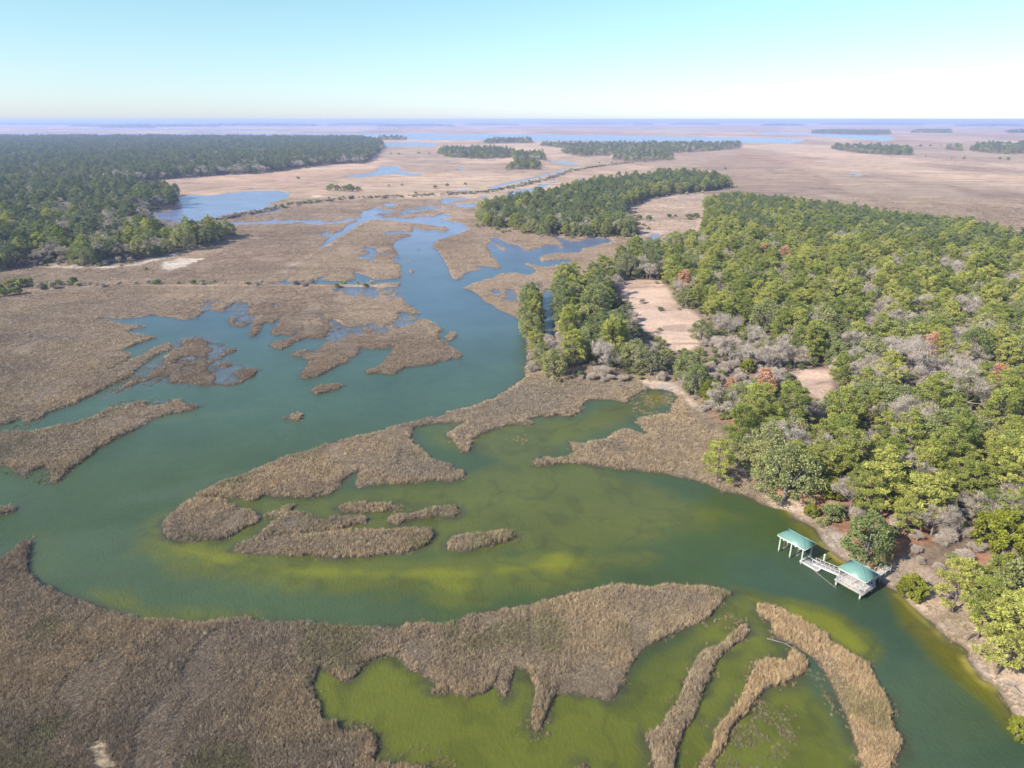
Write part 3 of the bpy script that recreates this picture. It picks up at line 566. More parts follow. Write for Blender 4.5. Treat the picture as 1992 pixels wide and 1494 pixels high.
KIND = {
 'pine': [two(pine(100 + i, 11.8 + 1.2 * (i % 3), 3.35 + .42 * (i % 4)), PINE, BARK) for i in range(8)],
 'oak': [two(oak(200 + i, 9 + i % 3, 4.6 + .5 * (i % 3)), OAK, GREYBARK) for i in range(6)],
 'darkpine': [two(pine(150 + i, 12.5 + 1.3 * (i % 3), 3.9 + .5 * (i % 3)), PINEW, BARK) for i in range(6)],
 'darkoak': [two(oak(250 + i, 9 + i % 3, 4.6 + .5 * (i % 3)), OAKW, GREYBARK) for i in range(4)],
 'bare': [two(bare(300 + i, 9 + i % 2), TWIG, GREYBARK) for i in range(5)],
 'shrub': [two(shrub(400 + i), OAK, GREYBARK) for i in range(3)],
 'dead': [two(pine(500 + i, 11, 3.2, .3, 40), PINE_DEAD, BARK) for i in range(2)],
 'lime': [two(oak(600 + i, 6, 2.9, 150, .24, 80, .45), LIME, GREYBARK) for i in range(3)],
}
# ------------------------------------------------------------------ where the trees stand
def jitter(P, sp):
    x0, y0 = P.min(0); x1, y1 = P.max(0); x0 = max(x0, -6000); x1 = min(x1, 6000)
    gx, gy = np.meshgrid(np.arange(x0, x1, sp), np.arange(y0, y1, sp)); gx = gx.ravel() + RNG.uniform(-.46, .46, gx.size) * sp; gy = gy.ravel() + RNG.uniform(-.46, .46, gy.size) * sp
    k = np.abs(gx) < gy * .95 + 60; gx, gy = gx[k], gy[k]
    k = inside(gx, gy, P); return gx[k], gy[k]
trees = []   # x, y, kind, scale
def plant(name, sp, mixf, sc=(.8, 1.15)):
    P = FP[name]; x, y = jitter(P, sp); s = shore(x, y); cl = clearing(x, y); k = (s > 1.2) & (cl < 0); x, y = x[k], y[k]
    n1 = fbm(x / 45, y / 45, 7, 3); n2 = fbm(x / 28, y / 28, 14, 3); f = sdf(x, y, P); u, v = project(x, y, np.zeros_like(x)); r = RNG.uniform(0, 1, len(x)); s2 = RNG.uniform(*sc, len(x))
    for i in range(len(x)):
        kd = mixf(u[i], v[i], n1[i], n2[i], f[i], r[i])
        if kd: trees.append([x[i], y[i], kd, s2[i] * (.78 if name == 'east' and y[i] > 520 else 1)])
BARE_Z = [np.array(q, float) for q in ([(1560,650),(1700,600),(1900,640),(1960,780),(1940,850),(1800,860),(1640,760)], [(1640,540),(1740,520),(1770,640),(1690,660)], [(1480,430),(1560,420),(1660,470),(1570,530),(1450,500)], [(1800,470),(1900,480),(1900,560),(1800,560)], [(1850,560),(1990,570),(1990,650),(1860,640)])]
SCRUB_Z = np.array([(1290,640),(1400,640),(1480,650),(1540,700),(1620,740),(1600,790),(1480,790),(1400,800),(1330,740)], float)
def inp(u, v, P): return bool(inside(np.array([u]), np.array([v]), P)[0])
def mix_east(u, v, n1, n2, f, r):
    if inp(u, v, SCRUB_Z): return 'shrub' if r < .3 else 'bare' if r < .46 else 'lime' if r < .54 else None
    if any(inp(u, v, q) for q in BARE_Z): return 'bare' if r < .23 else 'oak' if r < .45 else 'shrub' if r < .56 else 'pine' if r < .86 else None
    planted = v < 470 + (u - 1450) * .1
    if planted and u > 1400: return None
    if f < 5: return 'oak' if r < .5 else 'pine' if r < .72 else 'shrub' if r < .85 else 'bare' if r < .93 else 'lime'
    if u < 1300: return 'oak' if r < .3 else 'darkoak' if r < .42 else 'darkpine' if r < .55 else 'pine' if r < .78 else 'lime' if r < .84 else 'bare' if r < .97 else None
    if n1 > .62: return 'bare' if r < .3 else 'oak' if r < .7 else None if r < .8 else 'pine'
    if n2 > .56: return 'oak' if r < .4 else 'pine' if r < .72 else 'bare' if r < .9 else None
    return 'pine' if r < .66 else 'oak' if r < .76 else 'darkoak' if r < .80 else 'bare' if r < .90 else 'lime' if r < .93 else 'dead' if r < .938 else None
def mix_west(u, v, n1, n2, f, r):
    if f < 9 and v > 440: return 'oak' if r < .35 else 'bare' if r < .62 else 'pine' if r < .85 else 'darkoak'
    if n1 > .46: return 'bare' if r < .55 else 'darkoak' if r < .8 else 'darkpine'
    if v > 430 and n2 > .52: return 'pine' if r < .6 else 'oak'
    return 'darkpine' if r < .66 else 'darkoak' if r < .9 else 'bare'
def mix_north(u, v, n1, n2, f, r):
    if f < 6: return 'oak' if r < .5 else 'shrub' if r < .6 else 'pine'
    if n1 > .5: return 'bare' if r < .42 else 'oak' if r < .6 else 'darkoak' if r < .7 else 'darkpine'
    return 'darkpine' if r < .5 else 'pine' if r < .62 else 'oak' if r < .74 else 'darkoak' if r < .92 else None
plant('east', 5.6, mix_east, (.62, 1.14))
def mix_planted(u, v, n1, n2, f, r):
    if not (v < 470 + (u - 1450) * .1 and u > 1400): return None
    return 'darkpine' if r < .55 else 'pine' if r < .93 else 'bare' if r < .965 else None
plant('east', 4.5, mix_planted, (.66, .95))
plant('north', 5.6, mix_north, (.65, 1.05))
plant('west', 8.2, mix_west, (.8, 1.3))
for k in FORESTS:
    if k.startswith('isle'): plant(k, 10.0 if k in ('isle', 'isle10', 'isle11') else 14., mix_north, (.45, 1.0) if k in ('isle', 'isle10', 'isle11', 'isle2') else (.6, 1.2))
# trees one can pick out: crown centre in the photo, kind, scale, label
PICK = [
 (1776,1142,'lime',.78,2.6,'round yellow green bushy tree on the bank right of the dock pavilion'),
 (1692,1052,'oak',1.05,5,'broad dark oak at the water edge just above the dock pavilion'),
 (1530,940,'oak',1.1,5,'grey green oak on the marsh edge up the shore from the boathouse'),
 (1950,1040,'lime',1.5,6,'bright yellow green tree near the right edge beside a dark shadow'),
 (1812,672,'dead',1.0,9,'rust orange dead pine left of the two at the right edge'),
 (1946,722,'dead',.9,9,'rust orange dead pine nearest the right edge of the photo'),
 (1490,738,'dead',.9,9,'slanting rust orange dead pine above the brown marsh corner'),
 (1422,745,'dead',.6,7,'small rust orange dead pine among grey scrub by the cove'),
 (1490,628,'oak',1.25,6,'wide umbrella shaped grey oak at the end of the tan clearing'),
 (1662,672,'bare',1.1,7,'pale bare tree left of the largest dead pine'),
 (1742,690,'bare',1.2,7,'leafless grey tree between the bare cluster and the rust orange pine'),
 (1812,722,'bare',1.35,7,'wide leafless grey crown below the rust orange pine'),
 (1883,770,'bare',1.45,7,'largest spreading leafless crown near the right edge'),
 (1880,600,'bare',1.2,7,'white barked leafless tree deep in the right woods'),
 (1692,572,'bare',1.1,7,'tall narrow leafless tree in the middle of the pines'),
 (1420,700,'bare',1.0,4,'silver dead tree in the scrub below the tan clearing'),
 (1455,665,'bare',.9,4,'bleached fallen crown beside the wide grey oak'),
 (1405,790,'bare',.9,4,'small grey leafless tree by the cove shore'),
 (1385,765,'lime',1.1,4,'low yellow green oak at the cove corner'),
 (1365,650,'oak',.75,4,'small rounded oak standing alone at the edge of the tan clearing'),
 (1400,885,'pine',.95,8,'olive pine leaning over the brown marsh edge'),
 (1960,1245,'pine',.95,7,'bright green pine at the right edge above the sandy bank'),
 (1990,1225,'pine',.95,7,'pine cut by the right edge of the photo above the sandy bank'),
 (1920,1180,'pine',.85,7,'yellowish pine leaning toward the sandy bank'),
 (1870,1130,'pine',.8,7,'yellowish pine over the bank right of the round bush'),
 (1985,1418,'lime',.5,1.5,'small lime green bush at the lower right edge by the water'),
 (1640,800,'pine',1.1,10,'tall pine with a broad crown right of the small dirt clearing'),
 (1540,790,'pine',1.05,9,'yellow green pine left of the small dirt clearing'),
 (1615,1010,'shrub',1.4,1.5,'leafy shrub on the shore above the boathouse roof'),
 (1578,998,'lime',.5,1.5,'small yellow green shrub on the shore above the boathouse'),
 (1195,590,'lime',.8,5,'small green tree at the left rim of the tan clearing'),
 (1155,690,'lime',.8,4,'yellow green tree among oaks at the point of the woods'),
]
picked = []
for u, v, kd, sc, z, lb in PICK:
    x, y = G(u, v, z); picked.append((x, y, kd, sc, lb))
px = np.array([p[0] for p in picked]); py = np.array([p[1] for p in picked]); pr = np.array([3.6 * p[3] + 1 for p in picked])
trees = [t for t in trees if not (np.hypot(px - t[0], py - t[1]) < pr).any()]
VIS = [np.array(OPEN[i][0], float) for i in (0, 1, 2, 5)] + [np.array([(1215,405),(1250,392),(1370,376),(1365,450),(1250,462),(1240,440)], float)] + [np.array([(285,417),(310,412),(345,407),(348,387),(420,380),(567,378),(545,408),(450,425),(400,431),(310,428)], float)]
A = np.array([[t[0], t[1], t[3]] for t in trees]); KH = {'darkpine': 13., 'darkoak': 9., 'pine': 12., 'oak': 9., 'bare': 9., 'shrub': 1.8, 'lime': 6.5, 'dead': 12.}; hh = np.array([KH[t[2]] for t in trees]) * A[:, 2]; dist = A[:, 1]
bad = np.zeros(len(A), bool)
pc = [(*project(np.array([p[0]]), np.array([p[1]]), np.array([z_]))[:2], p[1]) for p, z_ in zip(picked, [q[4] + 1.5 for q in PICK])]
for f_ in (0, .35, .7, 1.):
    for dx in (-2.2, 2.2):
        u, v = project(A[:, 0] + dx * A[:, 2] * (1 if f_ else 0), A[:, 1], .8 + hh * f_)
        for P_ in VIS: bad |= inside(u, v, P_)
        for (pu, pv2, yy), q in zip(pc, PICK): bad |= (dist < yy) & (np.hypot(u - pu[0], v - pv2[0]) < 1300 * 2.9 * q[3] / yy)
trees = [t for t, b in zip(trees, bad) if not b]
# keep trees clear of the docks and thin them near the waterline
dk = [G(1703, 1117), G(1725, 1103), G(1740, 1095)]
trees = [t for t in trees if min(math.hypot(t[0] - a, t[1] - b) for a, b in dk) > 5]
# low scrub under the trees
UX = []
for k in ('east', 'north', 'west'):
    x, y = jitter(FP[k], 3.4); q = (y < 520) & (shore(x, y) > .8); x, y = x[q], y[q]; cl = clearing(x, y); q = (RNG.uniform(0, 1, len(x)) < np.where(cl > -1, .025, .75)); UX.append(np.stack([x[q], y[q]], 1))
x_, y_ = jitter(poly([(1215,405),(1250,390),(1370,376),(1365,450),(1250,462),(1240,440)]), 5.)
for (P_, hw, h), stp in zip(RIDGEP[:2], (5., 1.6)):
    for (x1, y1), (x2, y2) in zip(P_[:-1], P_[1:]):
        k_ = max(1, int(math.hypot(x2 - x1, y2 - y1) / stp)); t_ = RNG.uniform(0, 1, k_)
        UX.append(np.stack([x1 + (x2 - x1) * t_ + RNG.normal(0, hw * .8, k_), y1 + (y2 - y1) * t_ + RNG.normal(0, hw * .8, k_)], 1))
for k, sp in (('north', 9.), ('west', 16.)):      # ragged scrub thinning out beyond the edge of the woods
    P_ = FP[k]; gx = RNG.uniform(P_[:, 0].min().clip(-900), P_[:, 0].max() + 20, 9000); gy = RNG.uniform(P_[:, 1].min() - 20, min(1500, P_[:, 1].max() + 20), 9000)
    d_ = sdf(gx, gy, P_, 14.); q = (d_ < 0) & (d_ > -13.5) & (RNG.uniform(0, 1, 9000) < .5 * np.exp(d_ / 5)) & (shore(gx, gy) > 1); UX.append(np.stack([gx[q], gy[q]], 1))
UX = np.concatenate(UX)
# shrubs on the dikes and in the marsh
SH = [(2,568,1.6),(20,562,1.8),(40,560,2.2),(58,556,1.9),(30,575,1.7),(75,563,1.5),(95,558,1.2),(120,556,1.2),(140,555,1.6),(155,558,1.1),(8,578,1.8),(105,562,1.2),(380,556,1.),(310,552,.7),(415,551,.6),(285,527,.8),
 (395,432,.9),(410,427,.8),(430,426,1.),(455,420,.9),(470,419,.9),(520,408,1.),(535,405,1.3),(548,403,1.3),(562,401,1.3),(570,399,1.2),(585,397,1.1),(600,394,1.2),(640,388,1.1),(668,386,1.1),(700,386,.8),(730,386,.8),(745,384,.8),(808,378,1.2),(870,380,1.4),(915,378,1.3),(840,381,.8),(890,380,.8),
 (980,368,1.),(1000,364,1.2),(1015,358,1.),(1030,354,1.),(1050,349,1.),(1068,344,1.),(1085,340,1.3),(1100,335,1.2),(1112,331,1.3),(1150,325,1.),(1170,322,1.),(1190,318,1.3),(1215,315,1.2),
 (580,349,1.6),(640,372,2.6),(655,372,2.8),(670,373,2.8),(685,373,2.6),(697,372,2.2),(648,366,2.2),(680,367,2.2),(845,368,1.8),(870,363,1.6),(905,361,1.4),(740,298,2.2),(760,300,1.6),(775,301,1.6),(815,299,2),(835,300,1.6),(780,362,1.2),(755,363,1.),
 (1244,428,1.8),(1262,430,1.8),(1300,425,1.6),(1340,428,2.2),(1355,425,1.8),(1315,423,1.),
 (1876,310,2.4),(1850,309,1.2),(1800,306,1.4),(1810,285,3),(1830,284,2),(1790,286,3),(1960,312,3),(1945,310,2),(1890,287,3),(925,302,1),(1410,330,1.5),(1375,332,1.),(1165,318,1.)]
for u, v, sc in SH:
    x, y = G(u, v)
    if not (min(abs(x), 0) is None): trees.append([x + RNG.normal(0, .5), y, 'shrub', sc])
print('trees', len(trees))
# ------------------------------------------------------------------ individuals / masses
LM = [('the dock pavilion', 1670, 1110), ('the boathouse', 1548, 1045), ('the cove head', 1290, 770), ('the tan clearing', 1260, 600), ('the wide grey oak', 1490, 640),
      ('the brown marsh corner', 1420, 880), ('the small dirt clearing', 1585, 760), ('the round yellow bush', 1778, 1165), ('the sandy bank', 1900, 1230), ('the rust orange pine', 1812, 700),
      ('the largest bare crown', 1883, 800), ('the river bend point', 1030, 700), ('the narrow forest canal', 1068, 610), ('the lower right corner', 1985, 1400), ('the right photo edge pine', 1946, 750),
      ('the bright lime tree', 1950, 1070), ('the small forest pond', 1272, 465), ('the salt creek head', 1185, 475), ('the upper grassy clearing', 1300, 430), ('the upper woods point', 940, 440),
      ('the left woods inner edge', 200, 450), ('the blue lake shore trees', 300, 400), ('the far left woods edge', 550, 325), ('the left photo edge', 10, 480), ('the left marsh shore', 230, 515), ('the blue lake', 400, 430), ('the left edge scrub', 30, 560), ('the straight dike', 600, 395), ('the oval marsh thicket', 670, 370), ('the distant river', 900, 330),
      ('the far right marsh', 1850, 300), ('the pale sand patch', 350, 515), ('the tall lone bare tree', 1692, 600), ('the back row of pines', 1700, 440), ('the white barked tree', 1880, 640), ('the woods back corner', 1970, 520),
      ('the woods middle', 1560, 560), ('the central canal bank', 1120, 560)]
LMW = [(n_, *G(a, b)) for n_, a, b in LM]
ORD = ['', 'second ', 'third ', 'fourth ', 'fifth ', 'sixth ', 'seventh ', 'eighth ', 'ninth ', 'tenth ', 'eleventh ', 'twelfth ', 'thirteenth ', 'fourteenth ', 'fifteenth ', 'sixteenth ', 'seventeenth ', 'eighteenth ', 'nineteenth ', 'twentieth ']
def ordinal(i):
    if i < 20: return ORD[i]
    tens = {20: 'twenty', 30: 'thirty', 40: 'forty', 50: 'fifty', 60: 'sixty', 70: 'seventy', 80: 'eighty', 90: 'ninety'}
    n_ = i + 1
    if n_ > 99: return '%dth ' % n_
    if n_ % 10 == 0: return tens[n_][:-1] + 'ieth '
    return tens[n_ // 10 * 10] + ' ' + ['', 'first ', 'second ', 'third ', 'fourth ', 'fifth ', 'sixth ', 'seventh ', 'eighth ', 'ninth '][n_ % 10]
INFO = {'darkpine': ('pine_tree', 'pine', 'dark green pine', 'pines of the woods', 'pine'), 'darkoak': ('oak_tree', 'oak', 'dark olive oak', 'oaks of the woods', 'oak'),
        'pine': ('pine_tree', 'pine', 'green pine', 'pines of the woods', 'pine'), 'oak': ('oak_tree', 'oak', 'olive oak', 'oaks of the woods', 'oak'),
        'bare': ('bare_tree', 'bare tree', 'leafless grey tree', 'leafless trees of the woods', 'leafless tree'), 'shrub': ('marsh_shrub', 'shrub', 'low dark shrub', 'shrubs of the marsh and shores', 'shrub'),
        'lime': ('young_oak_tree', 'tree', 'yellow green rounded tree', 'yellow green trees', 'yellow green tree'), 'dead': ('dead_pine_tree', 'dead pine', 'rust orange dead pine', 'dead pines', 'dead pine')}
def place(kd, x, y, z, sc, label, grp=True):
    nm, cat, _, g, _ = INFO[kd]; a, b, j = random.choice(KIND[kd])
    t = empty(nm, (x, y, z), random.uniform(0, 6.28)); k = random.uniform(.92, 1.1); t.scale = (sc, sc, sc * k)
    for q, n_ in ((a, 'twigs' if kd == 'bare' else 'foliage' if kd == 'shrub' else 'crown'), (b, 'stem' if kd == 'shrub' else 'trunk')):
        o = bpy.data.objects.new(n_, q); o.parent = t; link(o)
    tag(t, label, cat, g if grp else None); return t
for x, y, kd, sc, lb in picked:
    z = float(land_z(np.array([x]), np.array([y]))[0]); place(kd, x, y, max(z, .2), sc, lb, False)
T_ = {}
for t in trees: T_.setdefault(t[2].replace('dark', ''), []).append(t)
for kd, L_ in T_.items():
    A = np.array([[t[0], t[1], t[3]] for t in L_]); zz = np.maximum(land_z(A[:, 0], A[:, 1]), .1)
    u, v = project(A[:, 0], A[:, 1], zz + 5); vis = (u > -25) & (u < 2017) & (v < 1520) & (v > 200)
    d = np.where(vis, A[:, 1], 1e9); order = np.argsort(d); kn = [t[2] for t in L_]; ind = [i for i in order[:300 - sum(p[2] == kd for p in picked)] if vis[i]]
    byl = {}
    for i in ind:
        q = min(range(len(LMW)), key=lambda k: math.hypot(LMW[k][1] - A[i, 0], LMW[k][2] - A[i, 1])); byl.setdefault(q, []).append(i)
    for q, ii in byl.items():
        ii.sort(key=lambda i: math.hypot(LMW[q][1] - A[i, 0], LMW[q][2] - A[i, 1]))
        for r_, i in enumerate(ii):
            sz_ = 'tall ' if A[i, 2] > 1.05 else 'small ' if A[i, 2] < .88 else ''
            place(kn[i], A[i, 0], A[i, 1], zz[i], A[i, 2], '%s%s, %snearest %s to %s' % (sz_, INFO[kn[i]][2], ordinal(r_), INFO[kd][4], LMW[q][0]))
    rest = np.setdiff1d(np.arange(len(A)), ind)
    if len(rest):
        P = np.stack([A[rest, 0], A[rest, 1], zz[rest]], 1); n = len(rest); s_ = A[rest, 2]
        scatter(INFO[kd][0].replace('_tree', '') + '_woods', P, np.stack([np.zeros(n), np.zeros(n), RNG.uniform(0, 6.28, n)], 1), np.stack([s_, s_, s_ * RNG.uniform(.9, 1.1, n)], 1), [q[2] for q in KIND[kd] + KIND.get('dark' + kd, [])], 'distant mass of %ss in the woods beyond' % INFO[kd][4],
                choice=np.array([RNG.integers(0, len(KIND[kd])) if 'dark' not in kn[i] else len(KIND[kd]) + RNG.integers(0, len(KIND[kn[i]])) for i in rest]))
    print(kd, len(ind), len(rest))
n = len(UX); s_ = RNG.uniform(.5, 1.15, n)
scatter('undergrowth', np.stack([UX[:, 0], UX[:, 1], land_z(UX[:, 0], UX[:, 1])], 1), np.stack([np.zeros(n), np.zeros(n), RNG.uniform(0, 6.28, n)], 1), np.stack([s_, s_, s_ * RNG.uniform(.6, 1.1, n)], 1),
        [q[2] for q in KIND['shrub']] + [two(bare(700 + i, 2.6), TWIG, GREYBARK)[2] for i in range(3)], 'brown and green scrub growing under and between the trees', choice=np.where(fbm(UX[:, 0] / 14, UX[:, 1] / 14, 52, 3) + RNG.normal(0, .12, n) > .52, RNG.integers(3, 6, n), RNG.integers(0, 3, n)))
# ------------------------------------------------------------------ far woods: lumpy canopy on the horizon
def canopy(name, pts, h, label, mat):
    V = []; Qs = []
    for (u0, u1, v0, v1) in pts:
        xa, y0 = G(u0, v0); xb, _ = G(u1, v0); _, y1 = G(u0, v1); nx = max(8, int((u1 - u0) / 2)); nyy = 5
        k = len(V)
        for j in range(nyy):
            yy = y0 + (y1 - y0) * j / (nyy - 1)
            for i in range(nx):
                t = i / (nx - 1); x = (xa + (xb - xa) * t) * yy / y0; e = math.sin(math.pi * t) ** .3
                yy2 = yy + (random.random() - .5) * (y1 - y0) * .2 * (1 if 0 < j < nyy - 1 else .3)
                V.append((x, yy2, 1.2 if j in (0, nyy - 1) else h * e * random.uniform(.65, 1.15)))
        for j in range(nyy - 1):
            for i in range(nx - 1): a = k + j * nx + i; Qs.append((a, a + 1, a + nx + 1, a + nx))
    me = new_mesh(name, np.array(V), quads=Qs); tag(obj(name, me, mat), label, None, None, 'stuff')
FARWOOD = mat_plain('far_woodland', (.045, .065, .035), 1., .5, .02)
bands = [(-900, 3000, 239.2, 234.2), (-700, 180, 243.5, 240), (150, 420, 247, 243), (380, 620, 245.5, 242), (640, 760, 244.5, 241), (735, 885, 246.5, 243.5), (900, 1010, 244, 241.5), (1050, 1220, 242.5, 240.5), (1300, 1400, 243, 241), (1230, 1270, 243, 241.5),
         (1600, 1800, 243, 241), (1700, 2700, 241, 239), (1480, 1560, 245, 243), (1860, 1990, 246, 244), (200, 300, 249, 247.5), (1960, 2060, 259, 256)]
canopy('distant_woods', bands, 24, 'blue grey woods far off along the horizon', FARWOOD)
# ------------------------------------------------------------------ boat dock
def mb_box(V, Qd, x0, x1, y0, y1, z0, z1, dz=0.):
    """box; dz lifts its far x end (sloping boards)"""
    k = len(V)
    for z in (z0, z1):
        for y in (y0, y1):
            for x in (x0, x1): V.append((x, y, z + (dz if x == x1 else 0)))
    Qd += [(k, k + 2, k + 3, k + 1), (k + 4, k + 5, k + 7, k + 6), (k, k + 1, k + 5, k + 4), (k + 2, k + 6, k + 7, k + 3), (k, k + 4, k + 6, k + 2), (k + 1, k + 3, k + 7, k + 5)]
class MB:
    def __init__(s): s.V = []; s.Q = []; s.T = []
    def box(s, *a): mb_box(s.V, s.Q, *a); return s
    def tube(s, p0, p1, r0, r1, n=10):
        k = len(s.V); tube(s.V, s.T, p0, p1, r0, r1, n); c_ = len(s.V); s.V.append(tuple(p1))
        for i in range(n): s.T.append((k + n + i, k + n + (i + 1) % n, c_))
        return s
    def build(s, name, mat, parent=None):
        return obj(name, new_mesh(name, np.array(s.V, float), quads=s.Q or None, tris=s.T or None), mat, parent)
ROOFM = NT('green_metal_roof'); _t = ROOFM.add('ShaderNodeTexCoord').outputs['Object']
_w = ROOFM.add('ShaderNodeTexWave'); _w.inputs['Scale'].default_value = 1.6; _w.bands_direction = 'DIAGONAL'; ROOFM.l(_t, _w.inputs['Vector'])
ROOFM.l(ROOFM.mix(ROOFM.mix((.115, .225, .175), (.155, .27, .21), ROOFM.noise(1.2, 5, _t, .7)), ROOFM.ramp(_w.outputs['Fac'], [(.0, .78), (.2, 1.0)]), 1., 'MULTIPLY'), ROOFM.b.inputs['Base Color']); ROOFM.b.inputs['Roughness'].default_value = .45
CAPM = mat_plain('green_ridge_metal', (.14, .30, .26), .5, .15); TRIM = mat_plain('pale_trim_paint', (.62, .62, .56), .6, .15)
WOOD = mat_plain('weathered_deck_wood', (.46, .40, .35), .85, .42, 4, .3); WOOD2 = mat_plain('grey_dock_boards', (.27, .25, .22), .9, .25, 3, .3); PM = NT('treated_post_wood'); _p = pos(PM); _s = PM.add('ShaderNodeSeparateXYZ'); PM.l(_p, _s.inputs[0]); _a = PM.add('ShaderNodeMath', operation='ADD'); PM.l(_s.outputs[2], _a.inputs[0]); PM.l(PM.noise(3., 4, _p), _a.inputs[1])
PM.l(PM.mix(PM.ramp(_a.outputs[0], [(.72, (.09, .085, .06)), (.98, (.34, .38, .31))]), PM.ramp(PM.noise(4., 5, _p), [(.3, .75), (.7, 1.15)]), 1., 'MULTIPLY'), PM.b.inputs['Base Color']); PM.b.inputs['Roughness'].default_value = .85; POST = PM.m; RAIL = mat_plain('white_weathered_rail', (.56, .53, .50), .7, .15)
O_ = (52.4, 114.6, 0); RZ = R(-56)
def hip(parent, x0, x1, y0, y1, ze, zr, inset, caps=True):
    m = MB(); yc = (y0 + y1) / 2; xa, xb = x0 + inset, x1 - inset; V = m.V
    for dz in (0, -.10):
        V += [(x0, y0, ze + dz), (x1, y0, ze + dz), (x1, y1, ze + dz), (x0, y1, ze + dz), (xa, yc, zr + dz), (xb, yc, zr + dz)]
    m.Q = [(0, 1, 5, 4), (2, 3, 4, 5), (6, 10, 11, 7), (8, 11, 10, 9), (0, 6, 7, 1), (1, 7, 8, 2), (2, 8, 9, 3), (3, 9, 6, 0)]; m.T = [(1, 2, 5), (3, 0, 4), (7, 11, 8), (9, 10, 6)]
    rf = m.build('roof', ROOFM.m, parent); c_ = MB(); up = .03
    for a_, b_ in (((x0, y0, ze), (xa, yc, zr)), ((x0, y1, ze), (xa, yc, zr)), ((x1, y0, ze), (xb, yc, zr)), ((x1, y1, ze), (xb, yc, zr)), ((xa, yc, zr), (xb, yc, zr))):
        c_.tube((a_[0], a_[1], a_[2] + up), (b_[0], b_[1], b_[2] + up), .06, .06, 6)
    c_.build('ridge_cap', CAPM, rf)
    f = MB(); w_ = .05
    f.box(x0 + .02, x1 - .02, y0 + .02, y0 + .02 + w_, ze - .34, ze - .11).box(x0 + .02, x1 - .02, y1 - .02 - w_, y1 - .02, ze - .34, ze - .11)
    f.box(x0 + .02, x0 + .02 + w_, y0 + .08, y1 - .08, ze - .335, ze - .115).box(x1 - .02 - w_, x1 - .02, y0 + .08, y1 - .08, ze - .335, ze - .115); f.build('fascia', TRIM, parent)
# boathouse with its lift
bh = empty('boathouse', O_, RZ); tag(bh, 'green hip roofed boat shelter on tall posts, outermost over the water', 'boathouse')
hip(bh, -.1, 6.0, -.1, 3.5, 3.75, 4.95, 1.75)
for x in (.5, 3.0, 5.5):
    for y in (.25, 3.15): MB().tube((x, y, -2.5), (x, y, 3.45), .15, .13, 10).build('post', POST, bh)
b_ = MB(); [b_.box(.3, 5.75, y - .06, y + .06, 3.15, 3.38) for y in (.25, 3.15)]; b_.build('lift_beam', WOOD, bh)
for x in (1.3, 4.2):
    c_ = MB(); c_.box(x - .08, x + .08, .42, 2.98, 1.0, 1.2); [c_.tube((x, y, 1.18), (x, y, 3.2), .025, .025, 5) for y in (.5, 2.9)]; c_.build('lift_cradle', GREYBARK, bh)
for x in (1.0, 1.9, 3.6, 4.6): MB().box(x, x + .28, .30, .62, 2.86, 3.13).build('lift_motor', TRIM, bh)
# floating dock
fd = empty('floating_dock', O_, RZ); tag(fd, 'low grey floating platform between the boathouse and the gangway', 'floating dock')
m = MB()
for i in range(16): m.box(5.18 + i * .22, 5.18 + i * .22 + .20, .72, 2.95, .42, .47)
m.build('deck', WOOD2, fd)
m = MB(); m.box(5.02, 8.85, .50, .70, .12, .52).box(5.02, 8.85, 2.97, 3.12, .12, .50).box(5.02, 5.16, .71, 2.96, .13, .51).box(8.72, 8.86, .71, 2.96, .13, .51); m.build('frame', RAIL, fd)
for y in (.95, 2.0): MB().box(5.3, 8.6, y, y + .75, -.3, .40).build('float_drum', WOOD2, fd)
MB().box(5.35, 8.5, .28, .48, .50, .62).build('edge_bumper', TRIM, fd)
# gangway
gw = empty('gangway', O_, RZ); tag(gw, 'sloping white railed gangway rising from floating dock to the pavilion', 'gangway')
L0, L1, ya, yb, za, zb = 7.1, 12.68, 1.15, 2.35, .62, 1.32; dzt = zb - za
m = MB(); N_ = 26
for i in range(N_):
    x = L0 + (L1 - L0) * i / N_; m.box(x, x + .19, ya + .06, yb - .06, za + dzt * i / N_ , za + dzt * i / N_ + .04)
m.build('deck', WOOD, gw)
for y in (ya, yb - .05):
    r_ = MB(); r_.box(L0, L1, y, y + .05, za - .08, za + .06, dzt).box(L0, L1, y, y + .05, za + .93, za + 1.0, dzt).box(L0, L1, y + .01, y + .04, za + .48, za + .53, dzt)
    for i in range(7):
        x = L0 + .05 + (L1 - L0 - .15) * i / 6; z = za + dzt * i / 6; r_.box(x, x + .05, y + .005, y + .045, z + .06, z + .93)
    r_.build('railing', RAIL, gw)
# pavilion
pv_ = empty('dock_pavilion', O_, RZ); tag(pv_, 'square green hip roofed dock pavilion with a sunlit plank deck', 'pavilion')
hip(pv_, 12.8, 18.1, -.15, 3.9, 3.95, 5.45, 2.2)
m = MB()
for i in range(22): m.box(12.72, 18.15, -.55 + i * .2, -.55 + i * .2 + .182, 1.34, 1.39)
m.build('deck', WOOD, pv_)
m = MB(); m.box(12.74, 18.13, -.50, -.38, 1.1, 1.33).box(12.74, 18.13, 3.6, 3.72, 1.1, 1.33).box(12.74, 12.86, -.37, 3.59, 1.12, 1.32).box(18.0, 18.12, -.37, 3.59, 1.12, 1.32).box(15.3, 15.42, -.37, 3.59, 1.12, 1.32); m.build('joist', WOOD2, pv_)
for x in (13.1, 15.4, 17.7):
    for y in (.1, 3.5):
        if x == 15.4 and y > 1: continue
        MB().box(x - .07, x + .07, y - .07, y + .07, 1.39, 3.7).build('post', POST, pv_)
for x in (13.1, 17.7):
    for y in (-.35, 3.45): MB().tube((x, y, -2.5), (x, y, 1.12), .16, .15, 10).build('pile', POST, pv_)
